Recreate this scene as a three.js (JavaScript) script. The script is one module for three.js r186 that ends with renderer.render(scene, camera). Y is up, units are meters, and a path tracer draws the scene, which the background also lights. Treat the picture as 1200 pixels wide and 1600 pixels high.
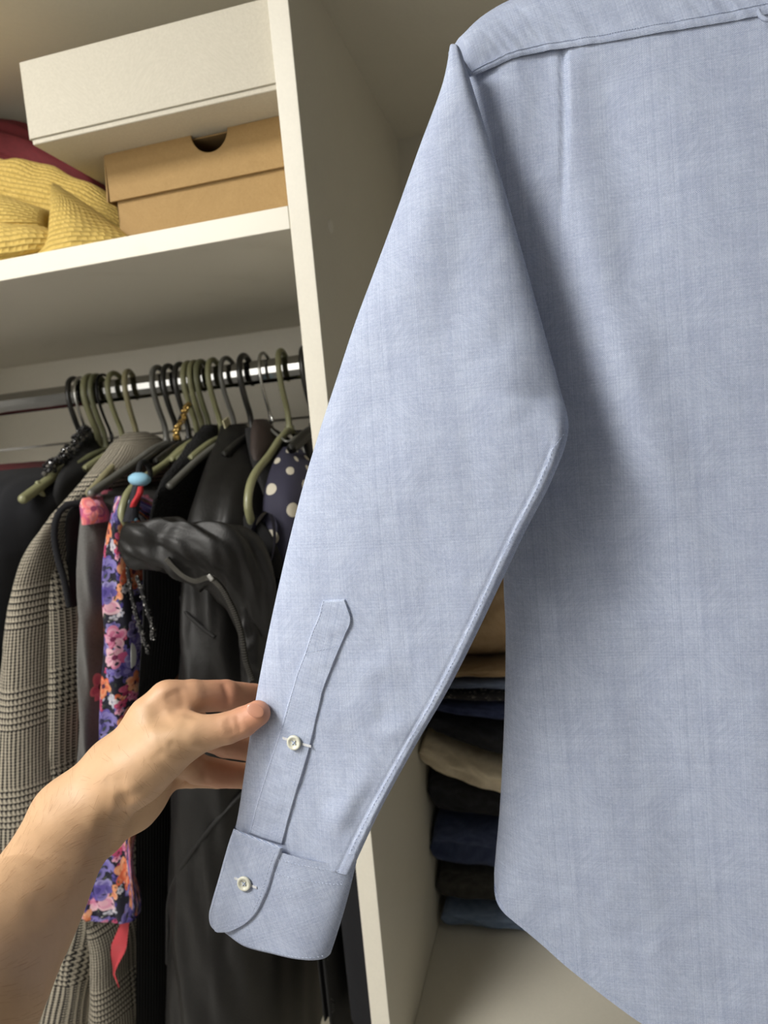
import * as THREE from 'three';
import { RoundedBoxGeometry } from 'three/addons/geometries/RoundedBoxGeometry.js';
import { MarchingCubes } from 'three/addons/objects/MarchingCubes.js';
import { mergeGeometries, mergeVertices, toCreasedNormals } from 'three/addons/utils/BufferGeometryUtils.js';
import { ImprovedNoise } from 'three/addons/math/ImprovedNoise.js';
import { RectAreaLightUniformsLib } from 'three/addons/lights/RectAreaLightUniformsLib.js';

// ------------------------------------------------------------ camera, light, exposure
const scene = new THREE.Scene();
const camera = new THREE.PerspectiveCamera(72.55, 0.75, 0.02, 30);
camera.position.set(0, 1.45, 0.79);
camera.rotation.order = 'YXZ';
camera.rotation.set(-0.09023, 0.25203, -0.0932);
camera.focus = 0.5;
camera.userData.fStop = 8;
const renderer = new THREE.WebGLRenderer();
renderer.toneMapping = THREE.LinearToneMapping;
renderer.toneMappingExposure = 0.545;
renderer.shadowMap.enabled = true;
scene.background = new THREE.Color(0.55, 0.68, 0.9);
scene.backgroundIntensity = 1;
RectAreaLightUniformsLib.init();
const WIN = { x0: -2.3, x1: -0.8, y0: 1.15, y1: 2.45, z: 1.95 };      // window in the wall behind the camera
const daylight = new THREE.RectAreaLight(new THREE.Color(1, 0.99, 0.97), 2.5, WIN.x1 - WIN.x0, WIN.y1 - WIN.y0);
daylight.position.set((WIN.x0 + WIN.x1) / 2, (WIN.y0 + WIN.y1) / 2, WIN.z - 0.03);
daylight.lookAt((WIN.x0 + WIN.x1) / 2, (WIN.y0 + WIN.y1) / 2, -5);
daylight.castShadow = true;
scene.add(daylight);

const LAMP = { x: -1.15, y: 2.56, z: 1.25, w: 0.75 };                  // square ceiling lamp
const lamplight = new THREE.RectAreaLight(new THREE.Color(1, 0.975, 0.93), 54, LAMP.w, LAMP.w);
lamplight.position.set(LAMP.x, LAMP.y - 0.012, LAMP.z);
lamplight.lookAt(LAMP.x, 0, LAMP.z);
lamplight.castShadow = true;
scene.add(lamplight);

// ------------------------------------------------------------ helpers
let seed = 7;
const rnd = () => { seed = (seed + 0x6d2b79f5) | 0; let t = Math.imul(seed ^ (seed >>> 15), 1 | seed); t = (t + Math.imul(t ^ (t >>> 7), 61 | t)) ^ t; return ((t ^ (t >>> 14)) >>> 0) / 4294967296; };
const NO = new ImprovedNoise();
const noise = (x, y = 0, z = 0) => NO.noise(x + 31.7, y + 17.3, z + 5.1);
const { sin, cos, PI, abs, sqrt, min, max, pow, exp, sign, floor } = Math;
const clamp = (x, a = 0, b = 1) => min(b, max(a, x));
const lerp = (a, b, t) => a + (b - a) * t;
const sstep = (a, b, x) => { const t = clamp((x - a) / (b - a)); return t * t * (3 - 2 * t); };
const gauss = (x, s) => exp(-x * x / (2 * s * s));
const V = (p) => new THREE.Vector3(...p);
function spline(rows, t) {                                  // Catmull-Rom through rows of numbers
  const n = rows.length - 1, f = clamp(t) * n, i = min(n - 1, floor(f)), u = f - i;
  const a = rows[max(0, i - 1)], b = rows[i], c = rows[i + 1], d = rows[min(n, i + 2)];
  return b.map((_, k) => 0.5 * (2 * b[k] + (c[k] - a[k]) * u + (2 * a[k] - 5 * b[k] + 4 * c[k] - d[k]) * u * u + (3 * b[k] - a[k] - 3 * c[k] + d[k]) * u * u * u));
}
function grid(nu, nv, fn, loop = false) {                   // fn(u, v) -> [x, y, z, s, t]
  const P = [], U = [], I = [];
  for (let j = 0; j <= nv; j++) for (let i = 0; i <= nu; i++) { const q = fn(i / nu, j / nv); P.push(q[0], q[1], q[2]); U.push(q[3], q[4]); }
  const w = nu + 1;
  for (let j = 0; j < nv; j++) for (let i = 0; i < nu; i++) { const a = j * w + i, b = a + 1, c = a + w, d = c + 1; I.push(a, b, d, a, d, c); }
  const g = new THREE.BufferGeometry();
  g.setAttribute('position', new THREE.Float32BufferAttribute(P, 3)); g.setAttribute('uv', new THREE.Float32BufferAttribute(U, 2)); g.setIndex(I);
  g.computeVertexNormals();
  if (loop) {
    const n = g.attributes.normal;
    for (let j = 0; j <= nv; j++) {
      const a = j * w, b = a + nu, m = new THREE.Vector3(n.getX(a) + n.getX(b), n.getY(a) + n.getY(b), n.getZ(a) + n.getZ(b)).normalize();
      n.setXYZ(a, m.x, m.y, m.z); n.setXYZ(b, m.x, m.y, m.z);
    }
  }
  return g;
}
const plain = (g) => { const h = g.index ? g.toNonIndexed() : g; for (const k of Object.keys(h.attributes)) if (!['position', 'normal', 'uv'].includes(k)) h.deleteAttribute(k); if (!h.attributes.uv) h.setAttribute('uv', new THREE.Float32BufferAttribute(new Float32Array(h.attributes.position.count * 2), 2)); return h; };
const merge = (list) => mergeGeometries(list.map(plain));
const taken = {};
function numbered(name) { const k = taken[name] = (taken[name] ?? -1) + 1; return k ? name + '_' + String(k).padStart(3, '0') : name; }
function tag(o, label, category, group) { o.userData = { label, category }; if (group) o.userData.group = group; return o; }
function thing(name, label, category, pos = [0, 0, 0], group) {
  const o = new THREE.Group(); o.name = numbered(name); o.position.set(...pos); scene.add(o); return tag(o, label, category, group);
}
function part(name, geo, mat, parent, label) {
  const m = new THREE.Mesh(geo, mat); m.name = name; m.castShadow = m.receiveShadow = true; if (label) m.userData.label = label; parent.add(m); return m;
}
function struct(name, geo, mat, parent = scene) { const m = part(name, geo, mat, parent); if (parent === scene) m.userData.kind = 'structure'; return m; }
function box(x0, x1, y0, y1, z0, z1, r = 0.0012) {
  const g = new RoundedBoxGeometry(x1 - x0, y1 - y0, z1 - z0, 2, r); g.translate((x0 + x1) / 2, (y0 + y1) / 2, (z0 + z1) / 2);
  const p = g.attributes.position, n = g.attributes.normal, u = g.attributes.uv;
  for (let i = 0; i < p.count; i++) {
    const a = [abs(n.getX(i)), abs(n.getY(i)), abs(n.getZ(i))], k = a.indexOf(max(...a));
    u.setXY(i, k === 0 ? p.getZ(i) : p.getX(i), k === 1 ? p.getZ(i) : p.getY(i));
  }
  return g;
}
class Poly extends THREE.Curve { constructor(pts) { super(); this.c = new THREE.CatmullRomCurve3(pts.map((p) => (p.isVector3 ? p : V(p))), false, 'centripetal'); } getPoint(t, o) { return this.c.getPoint(t, o); } }
const tube = (pts, r, seg = 60, rad = 10) => new THREE.TubeGeometry(new Poly(pts), seg, r, rad, false);
function capTube(pts, r, seg = 60, rad = 10) {
  const e = [pts[0], pts[pts.length - 1]].map((p) => { const s = new THREE.SphereGeometry(r, rad, 8); s.translate(...(p.isVector3 ? p.toArray() : p)); return s; });
  return merge([tube(pts, r, seg, rad), ...e]);
}
// ------------------------------------------------------------ textures
function tex(n, fn, srgb = true, rep = 1) {                  // fn(x, y in 0..1) -> [r, g, b] 0..255
  const d = new Uint8Array(n * n * 4);
  for (let y = 0; y < n; y++) for (let x = 0; x < n; x++) { const c = fn(x / n, y / n, x, y), o = (y * n + x) * 4; d[o] = clamp(c[0], 0, 255); d[o + 1] = clamp(c[1], 0, 255); d[o + 2] = clamp(c[2], 0, 255); d[o + 3] = 255; }
  const t = new THREE.DataTexture(d, n, n); t.wrapS = t.wrapT = THREE.RepeatWrapping; t.magFilter = THREE.LinearFilter; t.minFilter = THREE.LinearMipmapLinearFilter; t.generateMipmaps = true;
  if (srgb) t.colorSpace = THREE.SRGBColorSpace;
  t.repeat.set(rep, rep); t.needsUpdate = true; return t;
}
function drawn(n, draw, rep = 1) {
  const c = document.createElement('canvas'); c.width = c.height = n; draw(c.getContext('2d'), n);
  const t = new THREE.CanvasTexture(c); t.wrapS = t.wrapT = THREE.RepeatWrapping; t.colorSpace = THREE.SRGBColorSpace; t.repeat.set(rep, rep); return t;
}
const tn = (x, y, f, s = 0) => {                             // tiling noise on the unit square
  const a = x * 2 * PI, b = y * 2 * PI, r = f / (2 * PI);
  return NO.noise(cos(a) * r + 9.2 + s, sin(a) * r + cos(b) * r + 3.3, sin(b) * r + 7.7 + s);
};
const std = (o) => new THREE.MeshStandardMaterial({ roughness: 0.8, side: THREE.DoubleSide, ...o });
const phy = (o) => new THREE.MeshPhysicalMaterial({ roughness: 0.8, side: THREE.DoubleSide, ...o });

const fineNoise = tex(512, (x, y) => { const v = 128 + 60 * tn(x, y, 40) + 50 * (rnd() - 0.5) + 25 * tn(x, y, 12, 4); return [v, v, v]; }, false);
const withRep = (t, r) => { const c = t.clone(); c.repeat.set(r, r); c.needsUpdate = true; return c; };
const thread = Array.from({ length: 512 }, () => rnd());
// oxford cloth: blue warp over white weft in a basket weave with slubs, 0.2 m across
const OX = 1024, OXP = 4;
const oxford = tex(OX, (x, y, i, j) => {
  const wx = floor(i / OXP), wy = floor(j / OXP), fx = (i % OXP) / OXP - 0.37, fy = (j % OXP) / OXP - 0.37;
  const over = rnd() < 0.12 ? rnd() < 0.4 : ((wx + wy * 1) % 3) === 0;
  const slub = 10 * tn(x, y * 0.25 * 4, 60, 2) + 7 * tn(x, y, 9, 6);
  const tv = (thread[wx % 256] - 0.5) * 13 + (thread[256 + (wy % 256)] - 0.5) * 11 + slub + (rnd() - 0.5) * 26;
  const c = over ? [213, 218, 229] : [158, 172, 203];
  const e = (over ? fy * fy : fx * fx) * 90;
  return [c[0] + tv - e, c[1] + tv - e, c[2] + tv * 0.8 - e];
}, true, 10);
const oxBump = tex(512, (x, y, i, j) => { const v = 128 + 60 * sin((i + j) * PI / 3) * sin((i - j) * PI / 4) + (rnd() - 0.5) * 60; return [v, v, v]; }, false, 9);
const M = {};
M.shirt = phy({ map: oxford, bumpMap: oxBump, bumpScale: 0.00018, roughness: 0.9, sheen: 0.15, sheenRoughness: 0.6, sheenColor: new THREE.Color(0.8, 0.85, 1) });
M.thread = std({ color: 0xb8c4dc, roughness: 0.7 });
M.button = phy({ color: 0xdcdccc, roughness: 0.28, clearcoat: 0.4, clearcoatRoughness: 0.2 });
const boardTex = tex(512, (x, y) => { const v = 250 + 3 * tn(x, y, 90) + 3 * (rnd() - 0.5) + 2 * tn(x, y, 6, 3); return [v, v, v]; }, true, 3);
const smudge = tex(512, (x, y) => { const s = sstep(0.34, 0.62, tn(x, y, 7, 11)) * 0.5 * (0.5 + 0.5 * tn(x, y, 60, 2)); return [250 - 22 * s, 250 - 24 * s, 250 - 30 * s]; }, true, 2);
M.board = phy({ color: 0xdfdacb, map: boardTex, roughness: 0.42, bumpMap: withRep(fineNoise, 14), bumpScale: 0.00006 });
M.boardWorn = phy({ color: 0xdfdacb, map: smudge, roughness: 0.42, bumpMap: withRep(fineNoise, 14), bumpScale: 0.00006 });
M.chrome = std({ color: 0x9c9c9a, metalness: 1, roughness: 0.1 });
M.wire = std({ color: 0xb9b9b6, metalness: 1, roughness: 0.22 });
M.olive = phy({ color: 0x7d7d5c, roughness: 0.42, clearcoat: 0.25, clearcoatRoughness: 0.3 });
M.oliveDark = phy({ color: 0x66684c, roughness: 0.42, clearcoat: 0.2, clearcoatRoughness: 0.3 });
M.greyPlastic = phy({ color: 0x5d5d58, roughness: 0.35, clearcoat: 0.3 });
M.blackPlastic = phy({ color: 0x191917, roughness: 0.3, clearcoat: 0.4 });

// ------------------------------------------------------------ the room
const paint = std({ color: 0xa6a5a2, roughness: 0.95, side: THREE.FrontSide, bumpMap: withRep(fineNoise, 4), bumpScale: 0.0003 });
const RX0 = -2.75, RX1 = 1.7, RZ0 = -0.72, RZ1 = 1.95, RY1 = 2.62;
const floorTex = tex(512, (x, y) => { const p = floor(x * 4), g = tn(x * 1.0, y, 5, p * 3) * 20 + tn(x, y, 60, p) * 14; return [200 + g + p * 3, 197 + g + p * 3, 192 + g + p * 3]; }, true, 1.3);
struct('wall_back', box(RX0, RX1, 0, RY1, RZ0 - 0.1, RZ0), paint);
struct('wall_left', box(RX0 - 0.1, RX0, 0, RY1, RZ0, RZ1), paint);
struct('wall_right', box(RX1, RX1 + 0.1, 0, RY1, RZ0, RZ1), paint);
struct('wall_front', merge([box(RX0, WIN.x0, 0, RY1, RZ1, RZ1 + 0.1), box(WIN.x1, RX1, 0, RY1, RZ1, RZ1 + 0.1), box(WIN.x0, WIN.x1, 0, WIN.y0, RZ1, RZ1 + 0.1), box(WIN.x0, WIN.x1, WIN.y1, RY1, RZ1, RZ1 + 0.1)]), paint);
struct('ceiling', box(RX0 - 0.1, RX1 + 0.1, RY1, RY1 + 0.1, RZ0 - 0.1, RZ1 + 0.1), paint);
struct('floor', box(RX0 - 0.1, RX1 + 0.1, -0.1, 0, RZ0 - 0.1, RZ1 + 0.1), std({ map: floorTex, roughness: 0.5 }));
{
  const f = 0.05, w = struct('window_1', merge([box(WIN.x0, WIN.x1, WIN.y0, WIN.y0 + f, RZ1, RZ1 + 0.07), box(WIN.x0, WIN.x1, WIN.y1 - f, WIN.y1, RZ1, RZ1 + 0.07), box(WIN.x0, WIN.x0 + f, WIN.y0, WIN.y1, RZ1, RZ1 + 0.07), box(WIN.x1 - f, WIN.x1, WIN.y0, WIN.y1, RZ1, RZ1 + 0.07)]), M.board);
  part('pane', box(WIN.x0 + 0.04, WIN.x1 - 0.04, WIN.y0 + 0.04, WIN.y1 - 0.04, RZ1 + 0.03, RZ1 + 0.036, 0.001), std({ color: 0xffffff, emissive: 0xfff4e2, emissiveIntensity: 1.2 }), w);
}

{
  const w = LAMP.w / 2, t = thing('ceiling_lamp', 'square white ceiling lamp with a glowing diffuser above the wardrobe front', 'lamp', [LAMP.x, LAMP.y, LAMP.z]);
  part('housing', merge([box(-w - 0.02, w + 0.02, 0.03, 0.06, -w - 0.02, w + 0.02), box(-w - 0.02, -w, 0, 0.03, -w - 0.02, w + 0.02), box(w, w + 0.02, 0, 0.03, -w - 0.02, w + 0.02), box(-w, w, 0, 0.03, -w - 0.02, -w), box(-w, w, 0, 0.03, w, w + 0.02)]), M.board, t);
  part('diffuser', box(-w, w, 0.002, 0.01, -w, w, 0.001), std({ color: 0xffffff, emissive: 0xfff3de, emissiveIntensity: 2 }), t);
}

// ------------------------------------------------------------ wardrobe
const DX0 = -0.2835, DX1 = -0.2585, SHY0 = 1.7128, SHY1 = 1.7390, FLY = 0.62, TOPY = 2.033, WX0 = -1.27, WX1 = 0.78, ZB = -0.58;
const wardrobe = thing('wardrobe', 'white open wardrobe with a thick upright divider, shelves and a chrome clothes rail', 'wardrobe', [0, 0, 0]);
part('divider_panel', box(DX0, DX1, 0.08, TOPY + 0.03, ZB, 0), M.board, wardrobe);
part('side_panel', box(WX0 - 0.025, WX0, 0, TOPY + 0.055, ZB, 0), M.board, wardrobe);
part('side_panel', box(WX1, WX1 + 0.025, 0, TOPY + 0.025, ZB, 0), M.board, wardrobe);
part('top_panel', box(DX0, WX1, TOPY, TOPY + 0.025, ZB, 0), M.board, wardrobe);
part('top_panel', box(WX0, DX0, TOPY + 0.03, TOPY + 0.055, ZB, 0), M.board, wardrobe);
part('bottom_panel', box(WX0, WX1, 0.055, 0.08, ZB, 0), M.board, wardrobe);
part('plinth', box(WX0, WX1, 0, 0.055, ZB + 0.02, -0.03), M.board, wardrobe);
part('shelf', box(WX0, DX0, SHY0, SHY1, ZB, 0), M.boardWorn, wardrobe);
part('shelf', box(DX1, WX1, FLY - 0.025, FLY, ZB, 0), M.board, wardrobe);
part('back_panel', box(WX0, WX1, 1.531, TOPY + 0.05, ZB - 0.008, ZB), M.board, wardrobe);
part('back_panel', box(WX0, WX1, 0, 1.527, ZB - 0.011, ZB - 0.003), M.board, wardrobe);
{
  const s = new THREE.Shape(); s.absellipse(0, 0, 0.0105, 0.019, 0, 2 * PI);
  const g = new THREE.ExtrudeGeometry(s, { depth: DX0 - WX0 - 0.004, bevelEnabled: false, curveSegments: 40 }); g.rotateY(PI / 2); g.translate(WX0 + 0.002, 1.5935, -0.29);
  const rail = part('clothes_rail', toCreasedNormals(plain(g), 0.6), M.chrome, wardrobe, 'oval chrome clothes rail');
  const f = new THREE.Shape(); f.absellipse(0, 0, 0.02, 0.03, 0, 2 * PI);
  const h = new THREE.ExtrudeGeometry(f, { depth: 0.012, bevelEnabled: true, bevelSize: 0.002, bevelThickness: 0.002, bevelSegments: 2, curveSegments: 30 }); h.rotateY(PI / 2); h.translate(DX0 - 0.0145, 1.5935, -0.29);
  part('rail_socket', h, M.blackPlastic, rail);
  const c = new THREE.LatheGeometry([[0, 0.0022], [0.006, 0.002], [0.0082, 0.001], [0.0085, -0.001]].map((p) => new THREE.Vector2(...p)), 28); c.rotateZ(-PI / 2); const q = [-0.2585,1.7336,-0.0784]; c.translate(DX1, q[1], q[2]);
  part('cover_cap', c, std({ color: 0xe9e5d8, roughness: 0.35 }), wardrobe);
}
// ------------------------------------------------------------ the blue shirt (back view)
const shirt = thing('shirt', 'light blue oxford cotton shirt hanging back to front before the wardrobe, one sleeve pulled out', 'shirt');
const SY = V([0, 1, -0.085]).normalize(), SNV = V([0, 0.085, 1]).normalize(), SO = V([0, 1.4, 0.307]);
const sleevePoint = (u, v, w) => [SO.x + u, SO.y + v * SY.y + w * SNV.y, SO.z + v * SY.z + w * SNV.z];
const sleeveL = [[-0.0541,0.3179],[-0.0616,0.2948],[-0.0802,0.2569],[-0.0993,0.2164],[-0.1188,0.1764],[-0.1357,0.1421],[-0.1522,0.1047],[-0.1683,0.0681],[-0.1838,0.0302],[-0.1987,-0.0116],[-0.2123,-0.0527],[-0.2242,-0.0911],[-0.235,-0.129],[-0.246,-0.1731],[-0.2565,-0.2168],[-0.2637,-0.239]];
const sleeveR = [[-0.0459,0.3151],[-0.0358,0.2709],[-0.0258,0.2275],[-0.0175,0.1869],[-0.0106,0.1512],[-0.004,0.1178],[0.0029,0.0825],[0.007,0.051],[-0.0061,0.0185],[-0.0254,-0.0142],[-0.0453,-0.0502],[-0.0646,-0.0852],[-0.0873,-0.1238],[-0.1122,-0.1614],[-0.1435,-0.2115],[-0.1678,-0.2561]];
const sleeveRow = (t) => { const l = spline(sleeveL, t), r = spline(sleeveR, t); return [l[0], l[1], r[0], r[1]]; };
function sleeveT(u, v) {                                    // the row on which a point of the sleeve lies
  let a = 0, b = 1;
  for (let k = 0; k < 26; k++) { const t = (a + b) / 2, q = sleeveRow(t); const c = (q[2] - q[0]) * (v - q[1]) - (q[3] - q[1]) * (u - q[0]); if (c < 0) a = t; else b = t; }
  const t = (a + b) / 2, q = sleeveRow(t), dx = q[2] - q[0], dy = q[3] - q[1];
  return [((u - q[0]) * dx + (v - q[1]) * dy) / (dx * dx + dy * dy) * 2 - 1, t];
}
const seg = (p, a, b) => { const dx = b[0] - a[0], dy = b[1] - a[1], t = clamp(((p[0] - a[0]) * dx + (p[1] - a[1]) * dy) / (dx * dx + dy * dy)); return [Math.hypot(p[0] - a[0] - t * dx, p[1] - a[1] - t * dy), t]; };
// soft creases pressed into the sleeve: [from, to, width, height]
const creases = [
  [[-0.1131,-0.0969], [-0.1526,-0.1127], 0.006, 0.0012], [[-0.1095,-0.143], [-0.1414,-0.1571], 0.006, 0.002], [[-0.1307,-0.1756], [-0.1687,-0.2286], 0.006, -0.0035], [[-0.1381,-0.1781], [-0.1758,-0.2242], 0.008, 0.003],
  [[-0.1341,-0.1245], [-0.1746,-0.1433], 0.010, 0.0012], [[-0.0121,0.0668], [-0.044,0.1054], 0.018, 0.003], [[-0.0094,0.0448], [-0.0571,0.0448], 0.02, 0.0025], [[-0.0607,0.2451], [-0.0977,0.112], 0.016, 0.003], [[-0.0413,0.237], [-0.0731,0.0732], 0.014, -0.0025],
  [[-0.0886,0.174], [-0.1422,0.0247], 0.02, -0.002], [[-0.0597,0.134], [-0.1171,-0.0232], 0.022, 0.002], [[-0.1585,-0.2234], [-0.1792,-0.2028], 0.007, 0.002], [[-0.2051,-0.211], [-0.1746,-0.1433], 0.012, -0.0015], [[-0.0497,0.3046], [-0.0435,0.2681], 0.006, 0.002],
];
function sleeveW(s, t, u, v) {
  const h = lerp(0.010, 0.019, sstep(0, 0.35, t)) - 0.010 * sstep(0.5, 1, t), a = abs(s);
  const ex = s > 0 ? lerp(3, 60, sstep(0.42, 0.54, t) * sstep(0, 0.4, s)) : 3; let w = h * pow(max(0, 1 - a ** ex), lerp(0.62, 0.5, sstep(3, 20, ex)));
  const inner = 1 - a ** 6;
  if (t > 0.45) { const q = sleeveRow(t), e = (1 - s) / 2 * Math.hypot(q[2] - q[0], q[3] - q[1]); w -= 0.0005 * gauss(e - 0.0092, 0.0009) * sstep(0.46, 0.5, t); }
  for (const [p, q, wd, ht] of creases) { const [d, k] = seg([u, v], p, q); w += ht * gauss(d, wd) * sin(PI * clamp(k * 0.9 + 0.05)) * inner; }
  w += inner * (0.0016 * noise(u * 14 + v * 4, v * 5) + 0.0007 * noise(u * 45, v * 22, 3) + 0.0003 * noise(u * 130, v * 90, 8));
  return w;
}
const sleeveTop = (u, v) => { const [s, t] = sleeveT(u, v); return sleeveW(clamp(s, -1, 1), t, u, v); };
{
  const g = grid(200, 260, (a, t) => {
    const th = a * 2 * PI, s = -cos(th), front = a <= 0.5, q = sleeveRow(t);
    const u = lerp(q[0], q[2], (s + 1) / 2), v = lerp(q[1], q[3], (s + 1) / 2);
    const w = front ? sleeveW(s, t, u, v) : -0.011 * pow(max(0, 1 - abs(s) ** 3), 0.62) - 0.002 * noise(u * 20, v * 8, 5) * (1 - s ** 4);
    return [...sleevePoint(u, v, w), u + (front ? 0 : 0.31), v];
  }, true);
  part('sleeve', g, M.shirt, shirt);
}
// a strip of cloth that lies on the sleeve between two edges given in its plane
function strip(A, B, top, place, { nT = 80, nS = 24, off = 0.001, edge = 0.05, ends = 0.03, uvTurn = 0, sink = -0.0012 } = {}) {
  return grid(nS, nT, (s, t) => {
    const a = spline(A, t), b = spline(B, t), u = lerp(a[0], b[0], s), v = lerp(a[1], b[1], s);
    const e = min(sstep(0, edge, s), sstep(0, edge, 1 - s), ends ? min(sstep(0, ends, t), sstep(0, ends, 1 - t)) : 1);
    const w = top(u, v) + lerp(sink, off, e);
    return [...place(u, v, w), u * cos(uvTurn) - v * sin(uvTurn) + 0.11, u * sin(uvTurn) + v * cos(uvTurn) + 0.07];
  });
}
// stitches: small beads of thread along a line on a surface
const bead = new THREE.OctahedronGeometry(1, 0);
const stitchList = [];
function stitch(P, top, place, lift = 0.0004, pitch = 0.0026, size = 0.00026) {
  const n0 = 400, pts = []; let L = 0, last = null;
  for (let i = 0; i <= n0; i++) { const p = spline(P, i / n0); if (last) L += Math.hypot(p[0] - last[0], p[1] - last[1]); pts.push([p[0], p[1], L]); last = p; }
  const n = floor(L / pitch); let k = 0;
  for (let i = 0; i < n; i++) {
    const d = (i + 0.5) * pitch; while (k < n0 - 1 && pts[k + 1][2] < d) k++;
    const a = pts[k], b = pts[k + 1], f = (d - a[2]) / max(1e-9, b[2] - a[2]), u = lerp(a[0], b[0], f), v = lerp(a[1], b[1], f);
    const P0 = V(place(u, v, top(u, v) + lift)), ang = Math.atan2(b[1] - a[1], b[0] - a[0]);
    const g = bead.clone(); g.scale(pitch * 0.36, size, size * 0.9); g.rotateZ(ang + (rnd() - 0.5) * 0.2); g.translate(P0.x, P0.y, P0.z); stitchList.push(g);
  }
}
{
  // flat felled seam down the back edge of the sleeve
  const inn = [], out = [];
  for (let i = 0; i <= 40; i++) { const q = sleeveRow(lerp(0.468, 0.972, i / 40)), len = Math.hypot(q[2] - q[0], q[3] - q[1]), k = lerp(0.0006, 0.0085, sstep(0, 0.05, i / 40)) / len; out.push([lerp(q[2], q[0], 0.0012 / len), lerp(q[3], q[1], 0.0012 / len)]); inn.push([lerp(q[2], q[0], k), lerp(q[3], q[1], k)]); }
  part('sleeve_seam', strip(inn, out, (u, v) => sleeveTop(u, v) + 0.0004 * noise(u * 160, v * 160), sleevePoint, { nT: 240, nS: 12, off: 0.0003, sink: -0.0001, edge: 0.3, ends: 0, uvTurn: 0.5 }), M.shirt, shirt);
  const mid = inn.map((p, i) => [lerp(p[0], out[i][0], 0.24), lerp(p[1], out[i][1], 0.24)]), mid2 = inn.map((p, i) => [lerp(p[0], out[i][0], -0.12), lerp(p[1], out[i][1], -0.12)]);
  const keep = stitchList.length; stitch(mid, sleeveTop, sleevePoint, 0.0007, 0.003, 0.00022);
  part('seam_stitching', merge(stitchList.splice(keep)), std({ color: 0xa3b0ce, roughness: 0.9 }), shirt).userData.kind = 'stuff';
}
{
  const A = [[-0.1704,-0.0546],[-0.1746,-0.0651],[-0.1809,-0.0769],[-0.188,-0.0925],[-0.1962,-0.1087],[-0.2036,-0.1264],[-0.211,-0.1448],[-0.2172,-0.159],[-0.2239,-0.1733],[-0.2309,-0.1896],[-0.2378,-0.2061],[-0.2418,-0.2167],[-0.2465,-0.2304]];
  const B = [[-0.153,-0.0539],[-0.1489,-0.0691],[-0.1541,-0.0803],[-0.158,-0.0875],[-0.1619,-0.0948],[-0.1739,-0.1186],[-0.1764,-0.126],[-0.1826,-0.1436],[-0.189,-0.1623],[-0.1958,-0.1802],[-0.2031,-0.1977],[-0.2101,-0.2159],[-0.2178,-0.2375]];
  const fold = (u, v) => sleeveTop(u, v) + 0.0007 * noise(v * 90, u * 30, 2);
  part('placket', strip(A, B, fold, sleevePoint, { nT: 140, nS: 30, off: 0.0015, edge: 0.03, ends: 0.012, uvTurn: 0.3 }), M.shirt, shirt);
  const inset = (k) => A.map((p, i) => [lerp(p[0], B[i][0], k), lerp(p[1], B[i][1], k)]);
  stitch(inset(0.07), fold, sleevePoint, 0.0017); stitch(inset(0.94).slice(0, 6), fold, sleevePoint, 0.0017);
  stitch([inset(0.06)[3], inset(0.94)[3]], fold, sleevePoint, 0.0017); stitch([inset(0.1)[0], inset(0.93)[0]].map((p) => [p[0], p[1] - 0.002]), fold, sleevePoint, 0.0016);
}
let flapTopW;
// cuff: a flattened band with a buttoned flap lying over it
const cuffTop = [[-0.2601,-0.2279],[-0.2476,-0.2332],[-0.2342,-0.2375],[-0.2197,-0.2397],[-0.1926,-0.246],[-0.1645,-0.2507]], cuffEnd = [[-0.2765,-0.3036],[-0.2642,-0.3061],[-0.2491,-0.3118],[-0.2237,-0.316],[-0.2058,-0.3184],[-0.1897,-0.3203]];
function cuffPoint(s, t) { const a = spline(cuffTop, s), b = spline(cuffEnd, s), bow = 0.0022 * sin(PI * t) * (s - 0.5); return [lerp(a[0], b[0], t) + bow, lerp(a[1], b[1], t)]; }
const cuffW = (s, t, u, v) => 0.0135 * pow(max(0, 1 - abs(2 * s - 1) ** 3), 0.6) * lerp(0.85, 1.15, t) + 0.0009 * noise(u * 40, v * 40, 4) * (1 - (2 * s - 1) ** 4) + 0.0012 * (1 - (2 * s - 1) ** 6);
function cuffST(u, v) {
  let a = -0.08, b = 1.08; const ex = (l, k) => { const p = spline(l, k), n = l.length - 1; if (k < 0) return [p[0] + (l[1][0] - l[0][0]) * n * k, p[1] + (l[1][1] - l[0][1]) * n * k]; if (k > 1) return [p[0] + (l[n][0] - l[n - 1][0]) * n * (k - 1), p[1] + (l[n][1] - l[n - 1][1]) * n * (k - 1)]; return p; };
  for (let k = 0; k < 24; k++) { const s = (a + b) / 2, p = ex(cuffTop, s), q = ex(cuffEnd, s); if ((q[0] - p[0]) * (v - p[1]) - (q[1] - p[1]) * (u - p[0]) > 0) a = s; else b = s; }
  const s = (a + b) / 2, p = ex(cuffTop, s), q = ex(cuffEnd, s); return [s, clamp((v - p[1]) / (q[1] - p[1]))];
}
const cuffTopW = (u, v) => { const [s, t] = cuffST(u, v); return cuffW(clamp(s, 0.07, 0.99), t, u, v); };
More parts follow.
